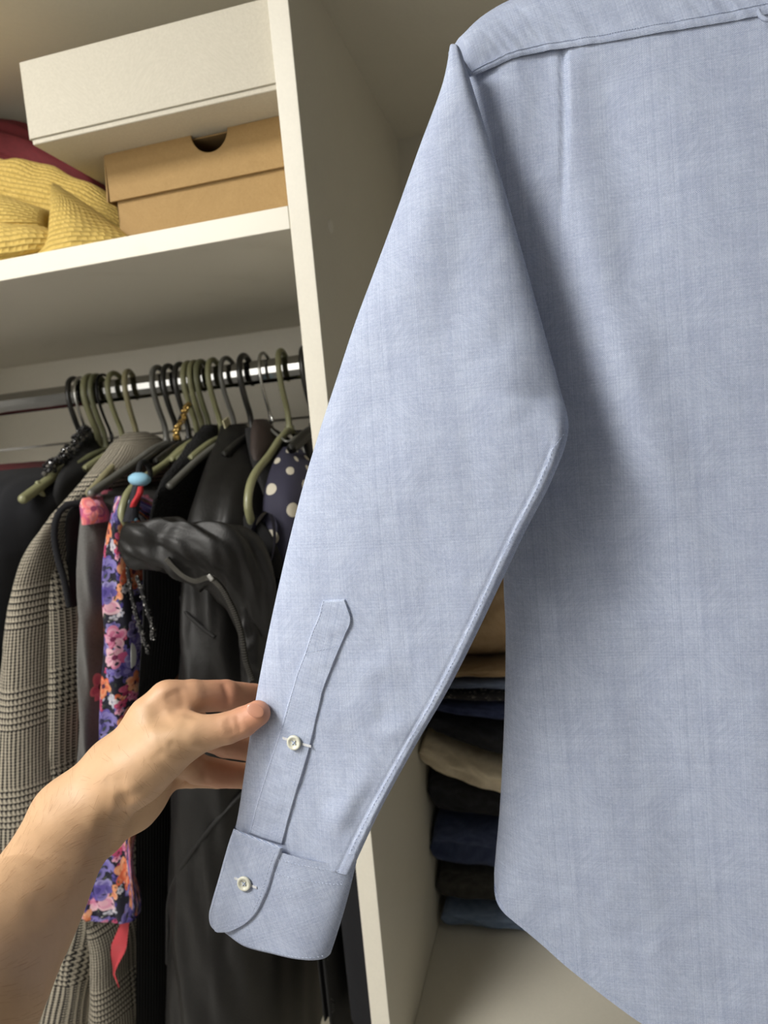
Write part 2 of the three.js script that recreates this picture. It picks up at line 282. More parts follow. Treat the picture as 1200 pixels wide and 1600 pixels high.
{
  const g = grid(150, 60, (a, tt) => {
    const th = a * 2 * PI, s = (1 - cos(th)) / 2, front = a <= 0.5, t = clamp(tt * 1.04 - 0.02), p = cuffPoint(s, t);
    const lip = tt > 0.975 ? -0.0035 : 0, e = sstep(-0.03, 0.0, tt) * 1;
    const w = front ? cuffW(s, t, ...p) * e + lip * (1 - abs(2 * s - 1)) : -0.009 * pow(max(0, 1 - abs(2 * s - 1) ** 3), 0.6);
    return [...sleevePoint(p[0], p[1], w), p[0] * 0.95 + p[1] * 0.3 + (front ? 0 : 0.2), p[1] * 0.95 - p[0] * 0.3 + 0.3];
  }, true);
  const cuff = part('cuff', g, M.shirt, shirt);
  const flapL = [[-0.2549,-0.224],[-0.2593,-0.2334],[-0.264,-0.2458],[-0.2688,-0.2586],[-0.2728,-0.2691],[-0.277,-0.2806],[-0.2799,-0.2896],[-0.2788,-0.2969],[-0.2717,-0.3012]];
  const flapR = [[-0.2162,-0.236],[-0.2175,-0.2403],[-0.2211,-0.2472],[-0.2243,-0.2554],[-0.2276,-0.2647],[-0.2325,-0.2745],[-0.2389,-0.2846],[-0.249,-0.2935],[-0.2642,-0.3005]];
  const flapTop = (u, v) => { const [s, t] = cuffST(u, v); return cuffW(lerp(0.3, 0.75, sstep(-0.2, 1.2, s)), t, u, v) - 0.0012 * sstep(0.1, -0.1, s); } ; const flapTop0 = (u, v) => cuffTopW(u, v) + 0.0012 + 0.0006 * noise(u * 70, v * 70, 9);
  part('cuff_flap', strip(flapL, flapR, flapTop, sleevePoint, { nT: 70, nS: 40, off: 0.0018, sink: 0.0002, edge: 0.035, ends: 0.02, uvTurn: -0.35 }), M.shirt, cuff);
  flapTopW = flapTop; const ins = (k) => flapL.map((p, i) => [lerp(p[0], flapR[i][0], k), lerp(p[1], flapR[i][1], k)]);
  stitch(ins(0.06).slice(2), flapTop, sleevePoint, 0.002); stitch(ins(0.89).slice(1, 7), flapTop, sleevePoint, 0.0019);
  stitch([ins(0.06)[1], ins(0.5)[1], ins(0.92)[1]], flapTop, sleevePoint, 0.002); stitch([ins(0.08)[7], ins(0.9)[7]], flapTop, sleevePoint, 0.002);
  const onCuff = (list) => list.map(([s, t]) => cuffPoint(s, t)), cw = (u, v) => cuffTopW(u, v);
  stitch(onCuff([[0.42, 0.06], [0.7, 0.06], [0.97, 0.06]]), cw, sleevePoint, 0.0012); stitch(onCuff([[0.4, 0.2], [0.7, 0.2], [0.97, 0.2]]), cw, sleevePoint, 0.0012); stitch(onCuff([[0.25, 0.95], [0.6, 0.95], [0.96, 0.95]]), cw, sleevePoint, 0.0014);
}
function button(u, v, w, r) {
  const prof = [[0, 0.0012], [r * 0.3, 0.0011], [r * 0.52, 0.0013], [r * 0.62, 0.0021], [r * 0.8, 0.0025], [r * 0.94, 0.002], [r, 0.0011], [r * 0.9, 0], [0, 0]].map((p) => new THREE.Vector2(...p));
  const disc = new THREE.LatheGeometry(prof, 40); disc.rotateX(PI / 2); disc.rotateX(-0.085); disc.translate(...sleevePoint(u, v, w));
  const b = part('button', disc, M.button, shirt, 'small cream four-hole button');
  const th = [], dark = [];
  for (const [a, c] of [[1, 1], [-1, 1], [1, -1], [-1, -1]]) { const s = new THREE.SphereGeometry(r * 0.12, 8, 6); s.scale(1, 1, 0.5); s.translate(...sleevePoint(u + a * r * 0.2, v + c * r * 0.2, w + 0.0013)); dark.push(s); }
  part('hole', merge(dark), std({ color: 0x8f8b7c, roughness: 0.8 }), b);
  for (const k of [-1, 1]) th.push(capTube([[-0.2, k * 0.2], [0.2, -k * 0.2]].map(([x, y]) => sleevePoint(u + x * r, v + y * r, w + 0.0016)), r * 0.07, 6, 6));
  part('button_thread', merge(th), M.thread, b);
}
{
  const p1 = [-0.2013,-0.1583], p2 = [-0.2473,-0.2626];
  button(p1[0], p1[1], sleeveTop(...p1) + 0.0018, 0.0056); button(p2[0], p2[1], flapTopW(...p2) + 0.0022, 0.0056);
  const holes = [];
  for (const [a, b, top, lift] of [[[-0.2104,-0.1556], [-0.2064,-0.1565], sleeveTop, 0.0019], [[-0.1957,-0.1596], [-0.1889,-0.1614], sleeveTop, 0.0019], [[-0.2552,-0.2597], [-0.2521,-0.2605], flapTopW, 0.0022], [[-0.242,-0.2642], [-0.2379,-0.2654], flapTopW, 0.0022]])
    for (const k of [-1, 0, 1]) holes.push(capTube([a, [(a[0] + b[0]) / 2, (a[1] + b[1]) / 2], b].map((p) => sleevePoint(p[0], p[1] + k * 0.0006, top(p[0], p[1]) + lift)), 0.0004, 8, 6));
  part('buttonhole', merge(holes), std({ color: 0xd4d6da, roughness: 0.8 }), shirt);
}
// body: a closed bag of cloth around the upright plane z = 0.24, its hem curving down to the tail
const BCX = 0.1455;
const bodyL = [[-0.0566,1.7301],[-0.0562,1.7236],[-0.0532,1.7011],[-0.0477,1.6748],[-0.0422,1.6483],[-0.0338,1.6096],[-0.0322,1.567],[-0.032,1.5191],[-0.0361,1.4661],[-0.0426,1.412],[-0.0475,1.3616],[-0.0498,1.3309],[-0.0509,1.2971],[-0.0552,1.247],[-0.0605,1.1986],[-0.0669,1.1491],[-0.0731,1.1099],[-0.0755,1.0917],[-0.0739,1.0794],[-0.063,1.0689],[-0.0502,1.058],[-0.0375,1.0466],[-0.024,1.0337],[-0.0096,1.0216],[0.0095,1.0062],[0.0332,0.9892],[0.0615,0.9759],[0.0985,0.9625]];
bodyL.push([BCX - 0.02, bodyL[bodyL.length - 1][1] - 0.002], [BCX - 0.001, bodyL[bodyL.length - 1][1] - 0.0035]);
const hemFrom = 17;
const pleat = [[0.0217,1.7253],[0.0209,1.6992],[0.0197,1.6684],[0.0169,1.633],[0.0134,1.6018],[0.0099,1.5701],[0.0067,1.5379]], valley = [[0.0004,1.6269],[0,1.5809],[0.0041,1.5335],[0.0111,1.4852],[0.02,1.4363],[0.0302,1.3918],[0.0405,1.347],[0.0493,1.3069]], ridgeGrey = [[0.0415,1.7101],[0.0473,1.663],[0.0539,1.6041],[0.0543,1.5588],[0.0553,1.4989]];
const alongY = (list, y) => { for (let i = 0; i < list.length - 1; i++) if (y <= list[i][1] && y >= list[i + 1][1]) return [lerp(list[i][0], list[i + 1][0], (list[i][1] - y) / (list[i][1] - list[i + 1][1])), (i + (list[i][1] - y) / (list[i][1] - list[i + 1][1])) / (list.length - 1)]; return [y > list[0][1] ? list[0][0] : list[list.length - 1][0], y > list[0][1] ? 0 : 1]; };
const bodyCreases = [[[-0.0418,1.3511], [-0.0112,1.2961], 0.007, -0.0022], [[-0.0526,1.2417], [-0.0316,1.1451], 0.010, -0.003], [[-0.0576,1.2094], [-0.0379,1.1284], 0.012, 0.0025], [[-0.0295,1.0287], [0.0271,1.0119], 0.006, 0.0012], [[-0.041,1.3613], [0.0025,1.2829], 0.011, 0.002], [[0.0344,1.3374], [0.0954,0.9974], 0.035, -0.005], [[0.0906,1.3732], [0.1242,1.0325], 0.05, 0.004], [[-0.0166,1.2885], [0.0376,1.0677], 0.04, 0.004], [[0.1051,1.6687], [0.105,1.4006], 0.04, 0.003], [[0.0582,1.4328], [0.0728,1.2864], 0.03, -0.003]];
function bodyW(x0, y, edge) {                               // edge: metres from the side of the bag
  const x = min(x0, 2 * BCX - x0);
  const r = 0.045, k = clamp(edge / r); let w = 0.026 * sqrt(max(0, 1 - (1 - k) ** 2));
  const inn = sstep(0, 0.03, edge);
  const [px, pt] = alongY(pleat, y); if (y > pleat[6][1] - 0.02) w += sstep(0.03, 0.22, pt) * 0.0013 * sstep(-0.0012, 0.0016, x - px) * (1 - pt) ** 0.5 * exp(-max(0, x - px) / 0.05) * inn - 0.004 * gauss(x - px + 0.012, 0.012) * (1 - pt) * inn - 0.0038 * gauss(x - px, 0.0012) * (1 - pt) ** 0.7 * sstep(0, 0.1, pt) * inn;
  const [vx, vt] = alongY(valley, y); const d = x - vx, amp = 0.021 * pow(max(0, sin(PI * vt)), 0.8);
  w -= amp * (d < 0 ? gauss(d, 0.026) : gauss(d, 0.013 + 0.012 * vt)) * inn; w += amp * 0.3 * gauss(d - 0.034, 0.018);
  const [gx, gt] = alongY(ridgeGrey, y); w -= 0.0032 * gauss(x - gx, 0.012) * sstep(0, 0.15, gt) * (1 - sstep(0.7, 1, gt));
  for (const [p, q, wd, ht] of bodyCreases) { const [dd, kk] = seg([x, y], p, q); w += ht * gauss(dd, wd) * sin(PI * clamp(kk * 0.9 + 0.05)) * inn; }
  w -= 0.01 * sstep(0.0005, 0.007, y - seamY(x0));
  w += inn * (0.0022 * noise(x0 * 11 + y * 3, y * 4, 1) + 0.0006 * noise(x0 * 40, y * 18, 2) + 0.0003 * noise(x0 * 120, y * 80, 5));
  return w;
}
const seamPts = [[-0.066,1.7212],[-0.047,1.7185],[-0.0308,1.72],[-0.0137,1.7239],[0.0046,1.7247],[0.0225,1.7238],[0.0531,1.7213],[0.087,1.7193],[0.1157,1.7177],[0.1357,1.7169],[0.153,1.7165],[0.1784,1.7154]];
function seamY(x0) { const x = min(x0, 2 * BCX - x0); for (let i = 0; i < 11; i++) if (x <= seamPts[i + 1][0]) return lerp(seamPts[i][1], seamPts[i + 1][1], clamp((x - seamPts[i][0]) / (seamPts[i + 1][0] - seamPts[i][0]))); return seamPts[11][1]; }
const bodyEdge = (t) => spline(bodyL, t);
const bodyHalf = (y) => { let e = bodyL[0][0]; for (let i = 0; i < bodyL.length - 1; i++) if (y <= bodyL[i][1] && y >= bodyL[i + 1][1]) e = lerp(bodyL[i][0], bodyL[i + 1][0], (bodyL[i][1] - y) / (bodyL[i][1] - bodyL[i + 1][1] + 1e-9)); return e; };
const hemCalm = (y) => 1 - sstep(1.13, 1.02, y);
const bodyTop = (x, y) => { const e = bodyHalf(y); return bodyW(x, y, max(0.002, min(x - e, 2 * BCX - e - x))); };
const bodyPlace = (x, y, w) => [x, y, 0.24 + w];
{
  const g = grid(420, 300, (a, t) => {
    const front = a <= 0.5, th = a * 2 * PI, s0 = -cos(th), s = sign(s0) * pow(abs(s0), 0.85), e = bodyEdge(t), x = lerp(e[0], 2 * BCX - e[0], (s + 1) / 2), y = e[1];
    const drop = t > (hemFrom - 0.4) / 29 ? 1 : 0, ed = min(x - e[0], 2 * BCX - e[0] - x), hemEdge = drop ? sstep(0, 0.006, ed) * 0.5 + 0.5 : 1;
    const low = sstep(1.11, 1.07, y), k = clamp(ed / 0.045), flat = 0.026 * (1 - sqrt(max(0, 1 - (1 - k) ** 2))) * low;
    const w = front ? (bodyW(x, y, ed) + flat) * hemEdge : -0.03 * sqrt(max(0, 1 - (1 - k) ** 2)) * (1 - low) + low * (bodyW(x, y, ed) + flat - 0.0012);
    return [x, y, 0.24 + w, x + (front ? 0 : 0.4), y];
  }, true);
  part('back_panel', g, M.shirt, shirt);
  // hem turned up along the tail, side seam, armhole seam
  const hemPts = bodyL.slice(hemFrom);
  const low = (x, y) => { const e = bodyHalf(y), ed = max(0, min(x - e, 2 * BCX - e - x)), k = clamp(ed / 0.045); return bodyW(x, y, ed) + 0.026 * (1 - sqrt(max(0, 1 - (1 - k) ** 2))) * sstep(1.11, 1.07, y); };
  const inset = (list, d) => list.map((p, i) => { const a = list[max(0, i - 1)], b = list[min(list.length - 1, i + 1)], l = Math.hypot(b[0] - a[0], b[1] - a[1]) || 1; return [p[0] - (b[1] - a[1]) / l * d, p[1] + (b[0] - a[0]) / l * d]; });
  const hemIn = inset(hemPts, 0.0055), all = hemIn;
  stitch(all, low, bodyPlace, 0.0003);
  const seamLine = [[-0.0405,1.7166],[-0.0363,1.6922],[-0.0327,1.6719],[-0.0293,1.6542],[-0.0268,1.6386],[-0.0258,1.6269]];
  stitch(seamLine, bodyTop, bodyPlace, 0.0006, 0.0028); 
}
// yoke over the shoulders, from its seam back to the top of the shoulder
const mirrorX = (list) => [...list, ...[...list].reverse().slice(1).map((p) => [2 * BCX - p[0], p[1], ...(p.length > 2 ? [p[2]] : [])])];
{
  const S = mirrorX([[-0.0448,1.7058,0.266],[-0.0293,1.7067,0.267],[-0.013,1.7099,0.268],[0.0044,1.7107,0.268],[0.0214,1.7094,0.269],[0.0503,1.707,0.269],[0.0824,1.7051,0.269],[0.1096,1.7036,0.269],[0.1286,1.7028,0.269],[0.145,1.7025,0.269]]);
  const T = mirrorX([[-0.058,1.7361,0.243],[-0.056,1.7437,0.236],[-0.0493,1.7531,0.23],[-0.038,1.7642,0.224],[-0.0257,1.7718,0.22],[-0.0112,1.7779,0.216],[0.0128,1.7845,0.212],[0.0411,1.7905,0.21],[0.0641,1.7946,0.21],[0.0857,1.7961,0.215]]);
  for (const p of S) p[2] = 0.242 + max(...[-0.012, -0.006, 0, 0.006, 0.012].map((d) => bodyTop(p[0] + d, p[1] - 0.003)));
  const yokeAt = (s, q) => {
    const a = spline(S, s), b = spline(T, s), m = a.map((v, k) => lerp(v, b[k], q)), c = sin(PI * q), endK = sstep(0, 0.05, s) * sstep(0, 0.05, 1 - s);
    const pk = 0.0011 * (1 - q) ** 2 * noise(s * 60, q * 3, 4) * endK + 0.002 * noise(s * 9, q * 2.5, 6) * c;
    return [m[0], m[1] + 0.006 * c * endK, m[2] + 0.0006 * (1 - q) + 0.016 * pow(c, 1.25) * lerp(0.35, 1, endK) + pk];
  };
  part('yoke', grid(220, 50, (s, q) => { const e = q < 0.015 ? -0.0015 : 0, p = yokeAt(s, q); return [p[0], p[1], p[2] + e, p[0] * 0.97 + p[1] * 0.22, p[1] * 0.97 - p[0] * 0.22 + q * 0.02]; }), M.shirt, shirt);
  part('shoulder_front', grid(80, 20, (s, q) => { const p = yokeAt(s, 1); return [p[0], p[1] - 0.12 * q, p[2] - 0.004 - 0.03 * sin(q * PI / 2), p[0], p[1] - q * 0.12]; }), M.shirt, shirt);
  for (let i = 0; i < 330; i++) { const s = (i + 0.5) / 330, p = V(yokeAt(s, 0.055)), r = V(yokeAt(s + 0.002, 0.055)), g = bead.clone(); g.scale(0.0009, 0.00034, 0.00034); g.rotateZ(Math.atan2(r.y - p.y, r.x - p.x)); g.translate(p.x, p.y, p.z + 0.0004); stitchList.push(g); }
  // piped edge of the sleeve head
  const head = [[-0.056,1.7258,0.262],[-0.0508,1.7169,0.275],[-0.0466,1.7096,0.281],[-0.0434,1.7034,0.282],[-0.0412,1.7016,0.276]];
  part('shoulder_seam', tube(head, 0.0013, 30, 8), M.shirt, shirt);
  // collar band and collar above the frame
  const N0 = 0.075;
  part('collar', grid(80, 14, (a, q) => { const th = a * 2 * PI, out = q < 0.5 ? 0 : 0.006 * sin((q - 0.5) * 2 * PI / 2), h = q < 0.5 ? q * 2 * 0.045 : 0.045 - (q - 0.5) * 2 * 0.05; return [BCX + (N0 + out) * cos(th) * 1.05, 1.775 + h, 0.165 + (0.06 + out) * sin(th), a * 0.45, h + q * 0.1]; }, true), M.shirt, shirt);
  // the small hanging loop at the middle of the yoke seam
  const lp = [[0.1406,1.7024,0.273],[0.1409,1.6968,0.277],[0.1438,1.6931,0.279],[0.1484,1.6943,0.277],[0.1511,1.6988,0.273]];
  part('hanging_loop', tube(lp, 0.0014, 30, 8), M.shirt, shirt);
}
// far sleeve, hanging straight beyond the frame
{
  const rows = [[0.318, 0.335, 1.712, 0.25], [0.305, 0.37, 1.6, 0.255], [0.305, 0.41, 1.45, 0.255], [0.375, 0.455, 1.25, 0.26], [0.4, 0.47, 1.1, 0.265], [0.405, 0.465, 1.0, 0.265]];
  part('sleeve', grid(60, 60, (a, t) => { const q = spline(rows, t), th = a * 2 * PI; return [(q[0] + q[1]) / 2 + (q[1] - q[0]) / 2 * cos(th), q[2], q[3] - 0.03 + 0.022 * sin(th), a * 0.3, q[2]]; }, true), M.shirt, shirt);
}
{
  const t = thing('shirt_hanger', 'chrome wire hanger inside the collar of the blue shirt, hooked on the pull-out rail', 'hanger', [BCX, 1.995, 0.165]);
  const P = (x, y, z = 0) => [x, y, z];
  part('hook', capTube([P(-0.004, -0.012, -0.016), P(0, 0.002, -0.0165), P(0, 0.0125, -0.009), P(0, 0.0155, 0), P(0, 0.0125, 0.0105), P(0, 0, 0.016), P(0, -0.018, 0.011), P(0, -0.04, 0.002), P(0, -0.08), P(0, -0.235)], 0.0024, 90, 10), M.wire, t);
  part('frame', new THREE.TubeGeometry(new THREE.CatmullRomCurve3([P(0, -0.235), P(0.06, -0.262), P(0.15, -0.318), P(0.162, -0.335), P(0.14, -0.345), P(0, -0.346), P(-0.14, -0.345), P(-0.162, -0.335), P(-0.15, -0.318), P(-0.06, -0.262)].map(V), true, 'centripetal'), 120, 0.0022, 8, true), M.wire, t);
  const r = thing('pull_out_rail', 'short chrome pull-out rail under the wardrobe top carrying the shirt hanger', 'rail', [BCX, 1.9945, 0]);
  const bar = new THREE.CylinderGeometry(0.012, 0.012, 0.56, 24); bar.rotateX(PI / 2); bar.translate(0, 0, -0.08); part('bar', bar, M.chrome, r);
  const tip = new THREE.SphereGeometry(0.0135, 20, 14); tip.translate(0, 0, 0.202); part('end_knob', tip, M.chrome, r);
  for (const z of [-0.3, -0.06]) { const b = new RoundedBoxGeometry(0.034, 0.04, 0.03, 3, 0.004); b.translate(0, 0.018, z); part('bracket', b, M.greyPlastic, r); }
}
part('stitching', merge(stitchList), M.thread, shirt).userData.kind = 'stuff';


// ------------------------------------------------------------ the hand and forearm: one distance field, meshed once
{
  const person = thing('person', 'bare left hand and forearm pinching the blue shirt sleeve between thumb and fingers', 'person');
  // bones: [from, to, radius, radius]
  const W = [-0.3527,1.208,0.385], E = [-0.3325,1.1923,0.5], E2 = [-0.40, 0.92, 0.64];
  const chain = (pts, rs) => pts.slice(1).map((p, i) => [pts[i], p, rs[i], rs[i + 1]]);
  const arm = [...chain([[-0.366,1.2065,0.378], [-0.3576,1.1889,0.435], [-0.338,1.1866,0.505], E2], [0.0215, 0.0235, 0.0285, 0.034]), ...chain([[-0.3553,1.194,0.376], [-0.3433,1.1755,0.43], [-0.3284,1.1642,0.495], E2], [0.0205, 0.0235, 0.0285, 0.034])];
  const palm = [
    ...chain([[-0.3634,1.2055,0.376], [-0.3352,1.2317,0.36], [-0.3068,1.2651,0.345], [-0.2967,1.2752,0.338]], [0.0205, 0.0195, 0.0155, 0.0128]),
    ...chain([[-0.3608,1.1981,0.368], [-0.3353,1.228,0.343], [-0.3125,1.256,0.318], [-0.304,1.257,0.31]], [0.021, 0.0195, 0.0145, 0.012]),
    ...chain([[-0.3572,1.1877,0.36], [-0.3387,1.2059,0.33], [-0.3244,1.2232,0.298]], [0.02, 0.019, 0.0135]),
    ...chain([[-0.36,1.1861,0.352], [-0.3497,1.1885,0.325], [-0.3391,1.1942,0.288]], [0.0185, 0.0195, 0.0145]),
    ...chain([[-0.3419,1.2112,0.376], [-0.3108,1.2347,0.366], [-0.289,1.2508,0.358], [-0.276,1.257,0.352]], [0.018, 0.0195, 0.0165, 0.0135]),   // ball of the thumb
  ];
  const fingers = [
    chain([[-0.2786,1.2564,0.354], [-0.2721,1.2556,0.352], [-0.2492,1.2574,0.342], [-0.2385,1.2598,0.336], [-0.2277,1.2652,0.3335]], [0.015, 0.014, 0.0113, 0.011, 0.0095]),
    chain([[-0.2974,1.2782,0.338], [-0.2835,1.276,0.327], [-0.2676,1.2682,0.305], [-0.2568,1.2563,0.279], [-0.2359,1.2494,0.271], [-0.2192,1.2473,0.274]], [0.0132, 0.0126, 0.0122, 0.0114, 0.009, 0.0075]),
    chain([[-0.3059,1.256,0.31], [-0.2961,1.2331,0.296], [-0.2836,1.2207,0.285], [-0.2693,1.2093,0.269], [-0.2437,1.2064,0.264], [-0.2245,1.2096,0.268]], [0.013, 0.0122, 0.0118, 0.0108, 0.009, 0.0075]),
    chain([[-0.3256,1.2226,0.298], [-0.3121,1.1963,0.284], [-0.2975,1.1878,0.274], [-0.2802,1.1806,0.262], [-0.2584,1.1811,0.257], [-0.2414,1.1857,0.261]], [0.014, 0.0122, 0.0115, 0.0105, 0.0088, 0.0072]),
    chain([[-0.3431,1.1918,0.288], [-0.3329,1.178,0.262], [-0.3162,1.1703,0.248], [-0.2963,1.1689,0.244], [-0.2788,1.1732,0.247]], [0.0115, 0.0092, 0.0086, 0.0078, 0.0065]),
  ];
  const cap = (p, b) => {
    const [A, B, ra, rb] = b, dx = B[0] - A[0], dy = B[1] - A[1], dz = B[2] - A[2], px = p[0] - A[0], py = p[1] - A[1], pz = p[2] - A[2];
    const t = clamp((px * dx + py * dy + pz * dz) / (dx * dx + dy * dy + dz * dz));
    return Math.hypot(px - dx * t, py - dy * t, pz - dz * t) - lerp(ra, rb, t);
  };
  const smin = (a, b, k) => { const h = max(k - abs(a - b), 0) / k; return min(a, b) - h * h * k * 0.25; };
  // creases cut in and knuckles raised: [centre, radius, height] and lines [from, to, width, depth]
  const bumps = [[[-0.286,1.2916,0.345], 0.009, 0.0012], [[-0.269,1.2671,0.362], 0.010, 0.0012], [[-0.2397,1.2693,0.352], 0.008, 0.0007]];
  const lines = [
    [[-0.2833,1.2925,0.358], [-0.2781,1.2746,0.356], 0.003, 0.0017], [[-0.2793,1.2939,0.354], [-0.2738,1.2739,0.352], 0.0028, 0.0018], [[-0.2756,1.2936,0.348], [-0.27,1.276,0.35], 0.0026, 0.0016], [[-0.2929,1.2874,0.362], [-0.2824,1.2721,0.364], 0.005, 0.0012],
    [[-0.2679,1.272,0.352], [-0.2715,1.2735,0.358], 0.004, 0.0014], [[-0.2896,1.2823,0.366], [-0.2677,1.2759,0.364], 0.0055, 0.0021],
    [[-0.2704,1.2605,0.38], [-0.2583,1.246,0.368], 0.0022, 0.0012], [[-0.2773,1.2568,0.384], [-0.2607,1.2422,0.37], 0.0022, 0.0007], [[-0.2827,1.2521,0.386], [-0.2724,1.2345,0.374], 0.0024, 0.0005],
    [[-0.2563,1.284,0.316], [-0.2591,1.2624,0.318], 0.002, 0.0008], [[-0.2955,1.2102,0.296], [-0.2999,1.1848,0.296], 0.002, 0.0009], [[-0.2805,1.2298,0.298], [-0.2841,1.2103,0.298], 0.002, 0.0008],
    [[-0.2385,1.2714,0.356], [-0.2372,1.2578,0.355], 0.0018, 0.0007], [[-0.2344,1.2725,0.355], [-0.2325,1.2593,0.354], 0.0018, 0.0007], [[-0.2415,1.2709,0.357], [-0.2407,1.2578,0.356], 0.0018, 0.0004],
    [[-0.3076,1.2399,0.396], [-0.3081,1.2213,0.392], 0.004, 0.0012], [[-0.3081,1.2213,0.392], [-0.3133,1.2065,0.386], 0.0035, 0.0017], [[-0.3133,1.2065,0.386], [-0.3314,1.1856,0.378], 0.0035, 0.0016], [[-0.3167,1.2384,0.399], [-0.3214,1.2067,0.392], 0.004, 0.0007],
    [[-0.3028,1.2233,0.392], [-0.2898,1.2272,0.388], 0.0035, 0.0008], [[-0.3066,1.2101,0.38], [-0.2896,1.2198,0.374], 0.004, 0.0009],
  ];
  const nailC = V([-0.2241,1.2715,0.3432]);
  let plainField = true; const cuts = [];
  function field(p) {
    let d = 1; d = smin(min(...arm.slice(0, 3).map((b) => cap(p, b))), min(...arm.slice(3).map((b) => cap(p, b))), 0.02);
    let m = 1; for (const b of palm) m = smin(m, cap(p, b), 0.016);
    d = smin(d, m, 0.022);
    let f = 1;
    fingers.forEach((c) => { let g = 1; for (const b of c) g = smin(g, cap(p, b), 0.0015); f = min(f, g); });
    d = smin(d, f, 0.007);
    if (d < 0.02 && d > -0.02) {
      for (const [c, r, h] of bumps) d -= h * gauss(Math.hypot(p[0] - c[0], p[1] - c[1], p[2] - c[2]), r);
      if (!plainField) for (const [pts, w, h] of cuts) { const q = pts[2]; if (abs(p[0] - q[0]) > 0.04 || abs(p[1] - q[1]) > 0.04) continue; let m = 1; for (let i = 0; i < 4; i++) m = min(m, cap(p, [pts[i], pts[i + 1], 0, 0])); d += h * gauss(m, w); }
      d += 0.0005 * noise(p[0] * 60, p[1] * 60, p[2] * 60);
    }
    return d;
  }
  const grad = (p, h = 0.0009) => { const n = [0, 1, 2].map((k) => { const a = [...p], b = [...p]; a[k] += h; b[k] -= h; return field(a) - field(b); }), l = Math.hypot(...n) || 1; return n.map((v) => v / l); };
  const settle = (p) => { for (let k = 0; k < 8; k++) { const d = field(p), n = grad(p); p = p.map((v, i) => v - d * n[i]); } return p; };
  for (const [a, b, w, h] of lines) cuts.push([[0, 0.25, 0.5, 0.75, 1].map((f) => settle(a.map((v, i) => lerp(v, b[i], f)))), w, h * 1.25]);
  plainField = false;
  const N = 256, half = 0.2, C = [-0.262, 1.142, 0.40], B = 8;
  const mc = new MarchingCubes(N, new THREE.MeshBasicMaterial(), false, false, 400000);
  const cell = 2 * half / N, at = (i, j, k) => [C[0] + (i - N / 2) * cell, C[1] + (j - N / 2) * cell, C[2] + (k - N / 2) * cell];   // a cell centre sits at (i - N/2) / (N/2) of the half size
  mc.field.fill(-0.05);
  for (let K = 0; K < N; K += B) for (let J = 0; J < N; J += B) for (let I = 0; I < N; I += B) {
    const m = at(I + B / 2, J + B / 2, K + B / 2); if (m[0] > -0.09) continue;
    const d = field(m), r = B * cell * 0.87 + 0.006; if (d > r) continue;
    for (let k = K; k < K + B; k++) for (let j = J; j < J + B; j++) for (let i = I; i < I + B; i++) {
      const id = i + j * N + k * N * N; if (i < 2 || j < 2 || k < 2 || i > N - 4 || j > N - 4 || k > N - 4) continue;
      mc.field[id] = d < -r ? 0.05 : -field(at(i, j, k));
    }
  }
  mc.isolation = 0; mc.update();
  const pos = [];
  for (let i = 0; i < mc.count * 3; i += 3) pos.push(C[0] + mc.positionArray[i] * half, C[1] + mc.positionArray[i + 1] * half, C[2] + mc.positionArray[i + 2] * half);
  let g = new THREE.BufferGeometry(); g.setAttribute('position', new THREE.Float32BufferAttribute(pos, 3));
  g = mergeVertices(g, 1e-5);
  const P = g.attributes.position, Nn = new Float32Array(P.count * 3), Cc = new Float32Array(P.count * 3), U = new Float32Array(P.count * 2), h = 0.0009;
  const tips = [[-0.2241,1.2679,0.334], [-0.2675,1.2693,0.305], [-0.2556,1.2618,0.285], [-0.2823,1.2141,0.28], [-0.2968,1.1853,0.27]].map((p) => p);
  for (let i = 0; i < P.count; i++) {
    const p = [P.getX(i), P.getY(i), P.getZ(i)];
    let n = [field([p[0] + h, p[1], p[2]]) - field([p[0] - h, p[1], p[2]]), field([p[0], p[1] + h, p[2]]) - field([p[0], p[1] - h, p[2]]), field([p[0], p[1], p[2] + h]) - field([p[0], p[1], p[2] - h])];
    const l = Math.hypot(...n) || 1; n = n.map((v) => v / l); Nn.set(n, i * 3);
    let red = 0; for (const t of tips) red = max(red, gauss(Math.hypot(p[0] - t[0], p[1] - t[1], p[2] - t[2]), 0.022));
    const knuckle = gauss(Math.hypot(p[0] - bumps[0][0][0], p[1] - bumps[0][0][1], p[2] - bumps[0][0][2]), 0.014) * 0.3, mott = 0.5 + 0.5 * noise(p[0] * 45, p[1] * 45, p[2] * 45), fine = noise(p[0] * 260, p[1] * 260, p[2] * 260);
    const r = clamp(red + knuckle + 0.12 * (mott - 0.5));
    const base = [0.59, 0.375, 0.215], rd = [0.61, 0.285, 0.178];
    Cc.set(base.map((v, k) => lerp(v, rd[k], r) * (1 + 0.035 * fine + 0.05 * (mott - 0.5))), i * 3);
    U.set([p[0] + p[2] * 0.7, p[1] + p[2] * 0.3], i * 2);
  }
  g.setAttribute('normal', new THREE.BufferAttribute(Nn, 3)); g.setAttribute('color', new THREE.BufferAttribute(Cc, 3)); g.setAttribute('uv', new THREE.BufferAttribute(U, 2));
  const skinBump = tex(512, (x, y) => { const v = 128 + 70 * tn(x, y, 60) + 50 * tn(x, y, 110, 3) + 20 * (rnd() - 0.5); return [v, v, v]; }, false, 22);
  const skin = phy({ vertexColors: true, roughness: 0.52, bumpMap: skinBump, bumpScale: 0.00011, sheen: 0.2, sheenColor: new THREE.Color(1, 0.8, 0.7), sheenRoughness: 0.5 });
  part('forearm_and_hand', g, skin, person);
  // thumb nail: a curved plate bedded in the tip
  const nail = new THREE.SphereGeometry(1, 28, 16, 0, 2 * PI, 0, PI / 2); nail.scale(0.0068, 0.0012, 0.0046);
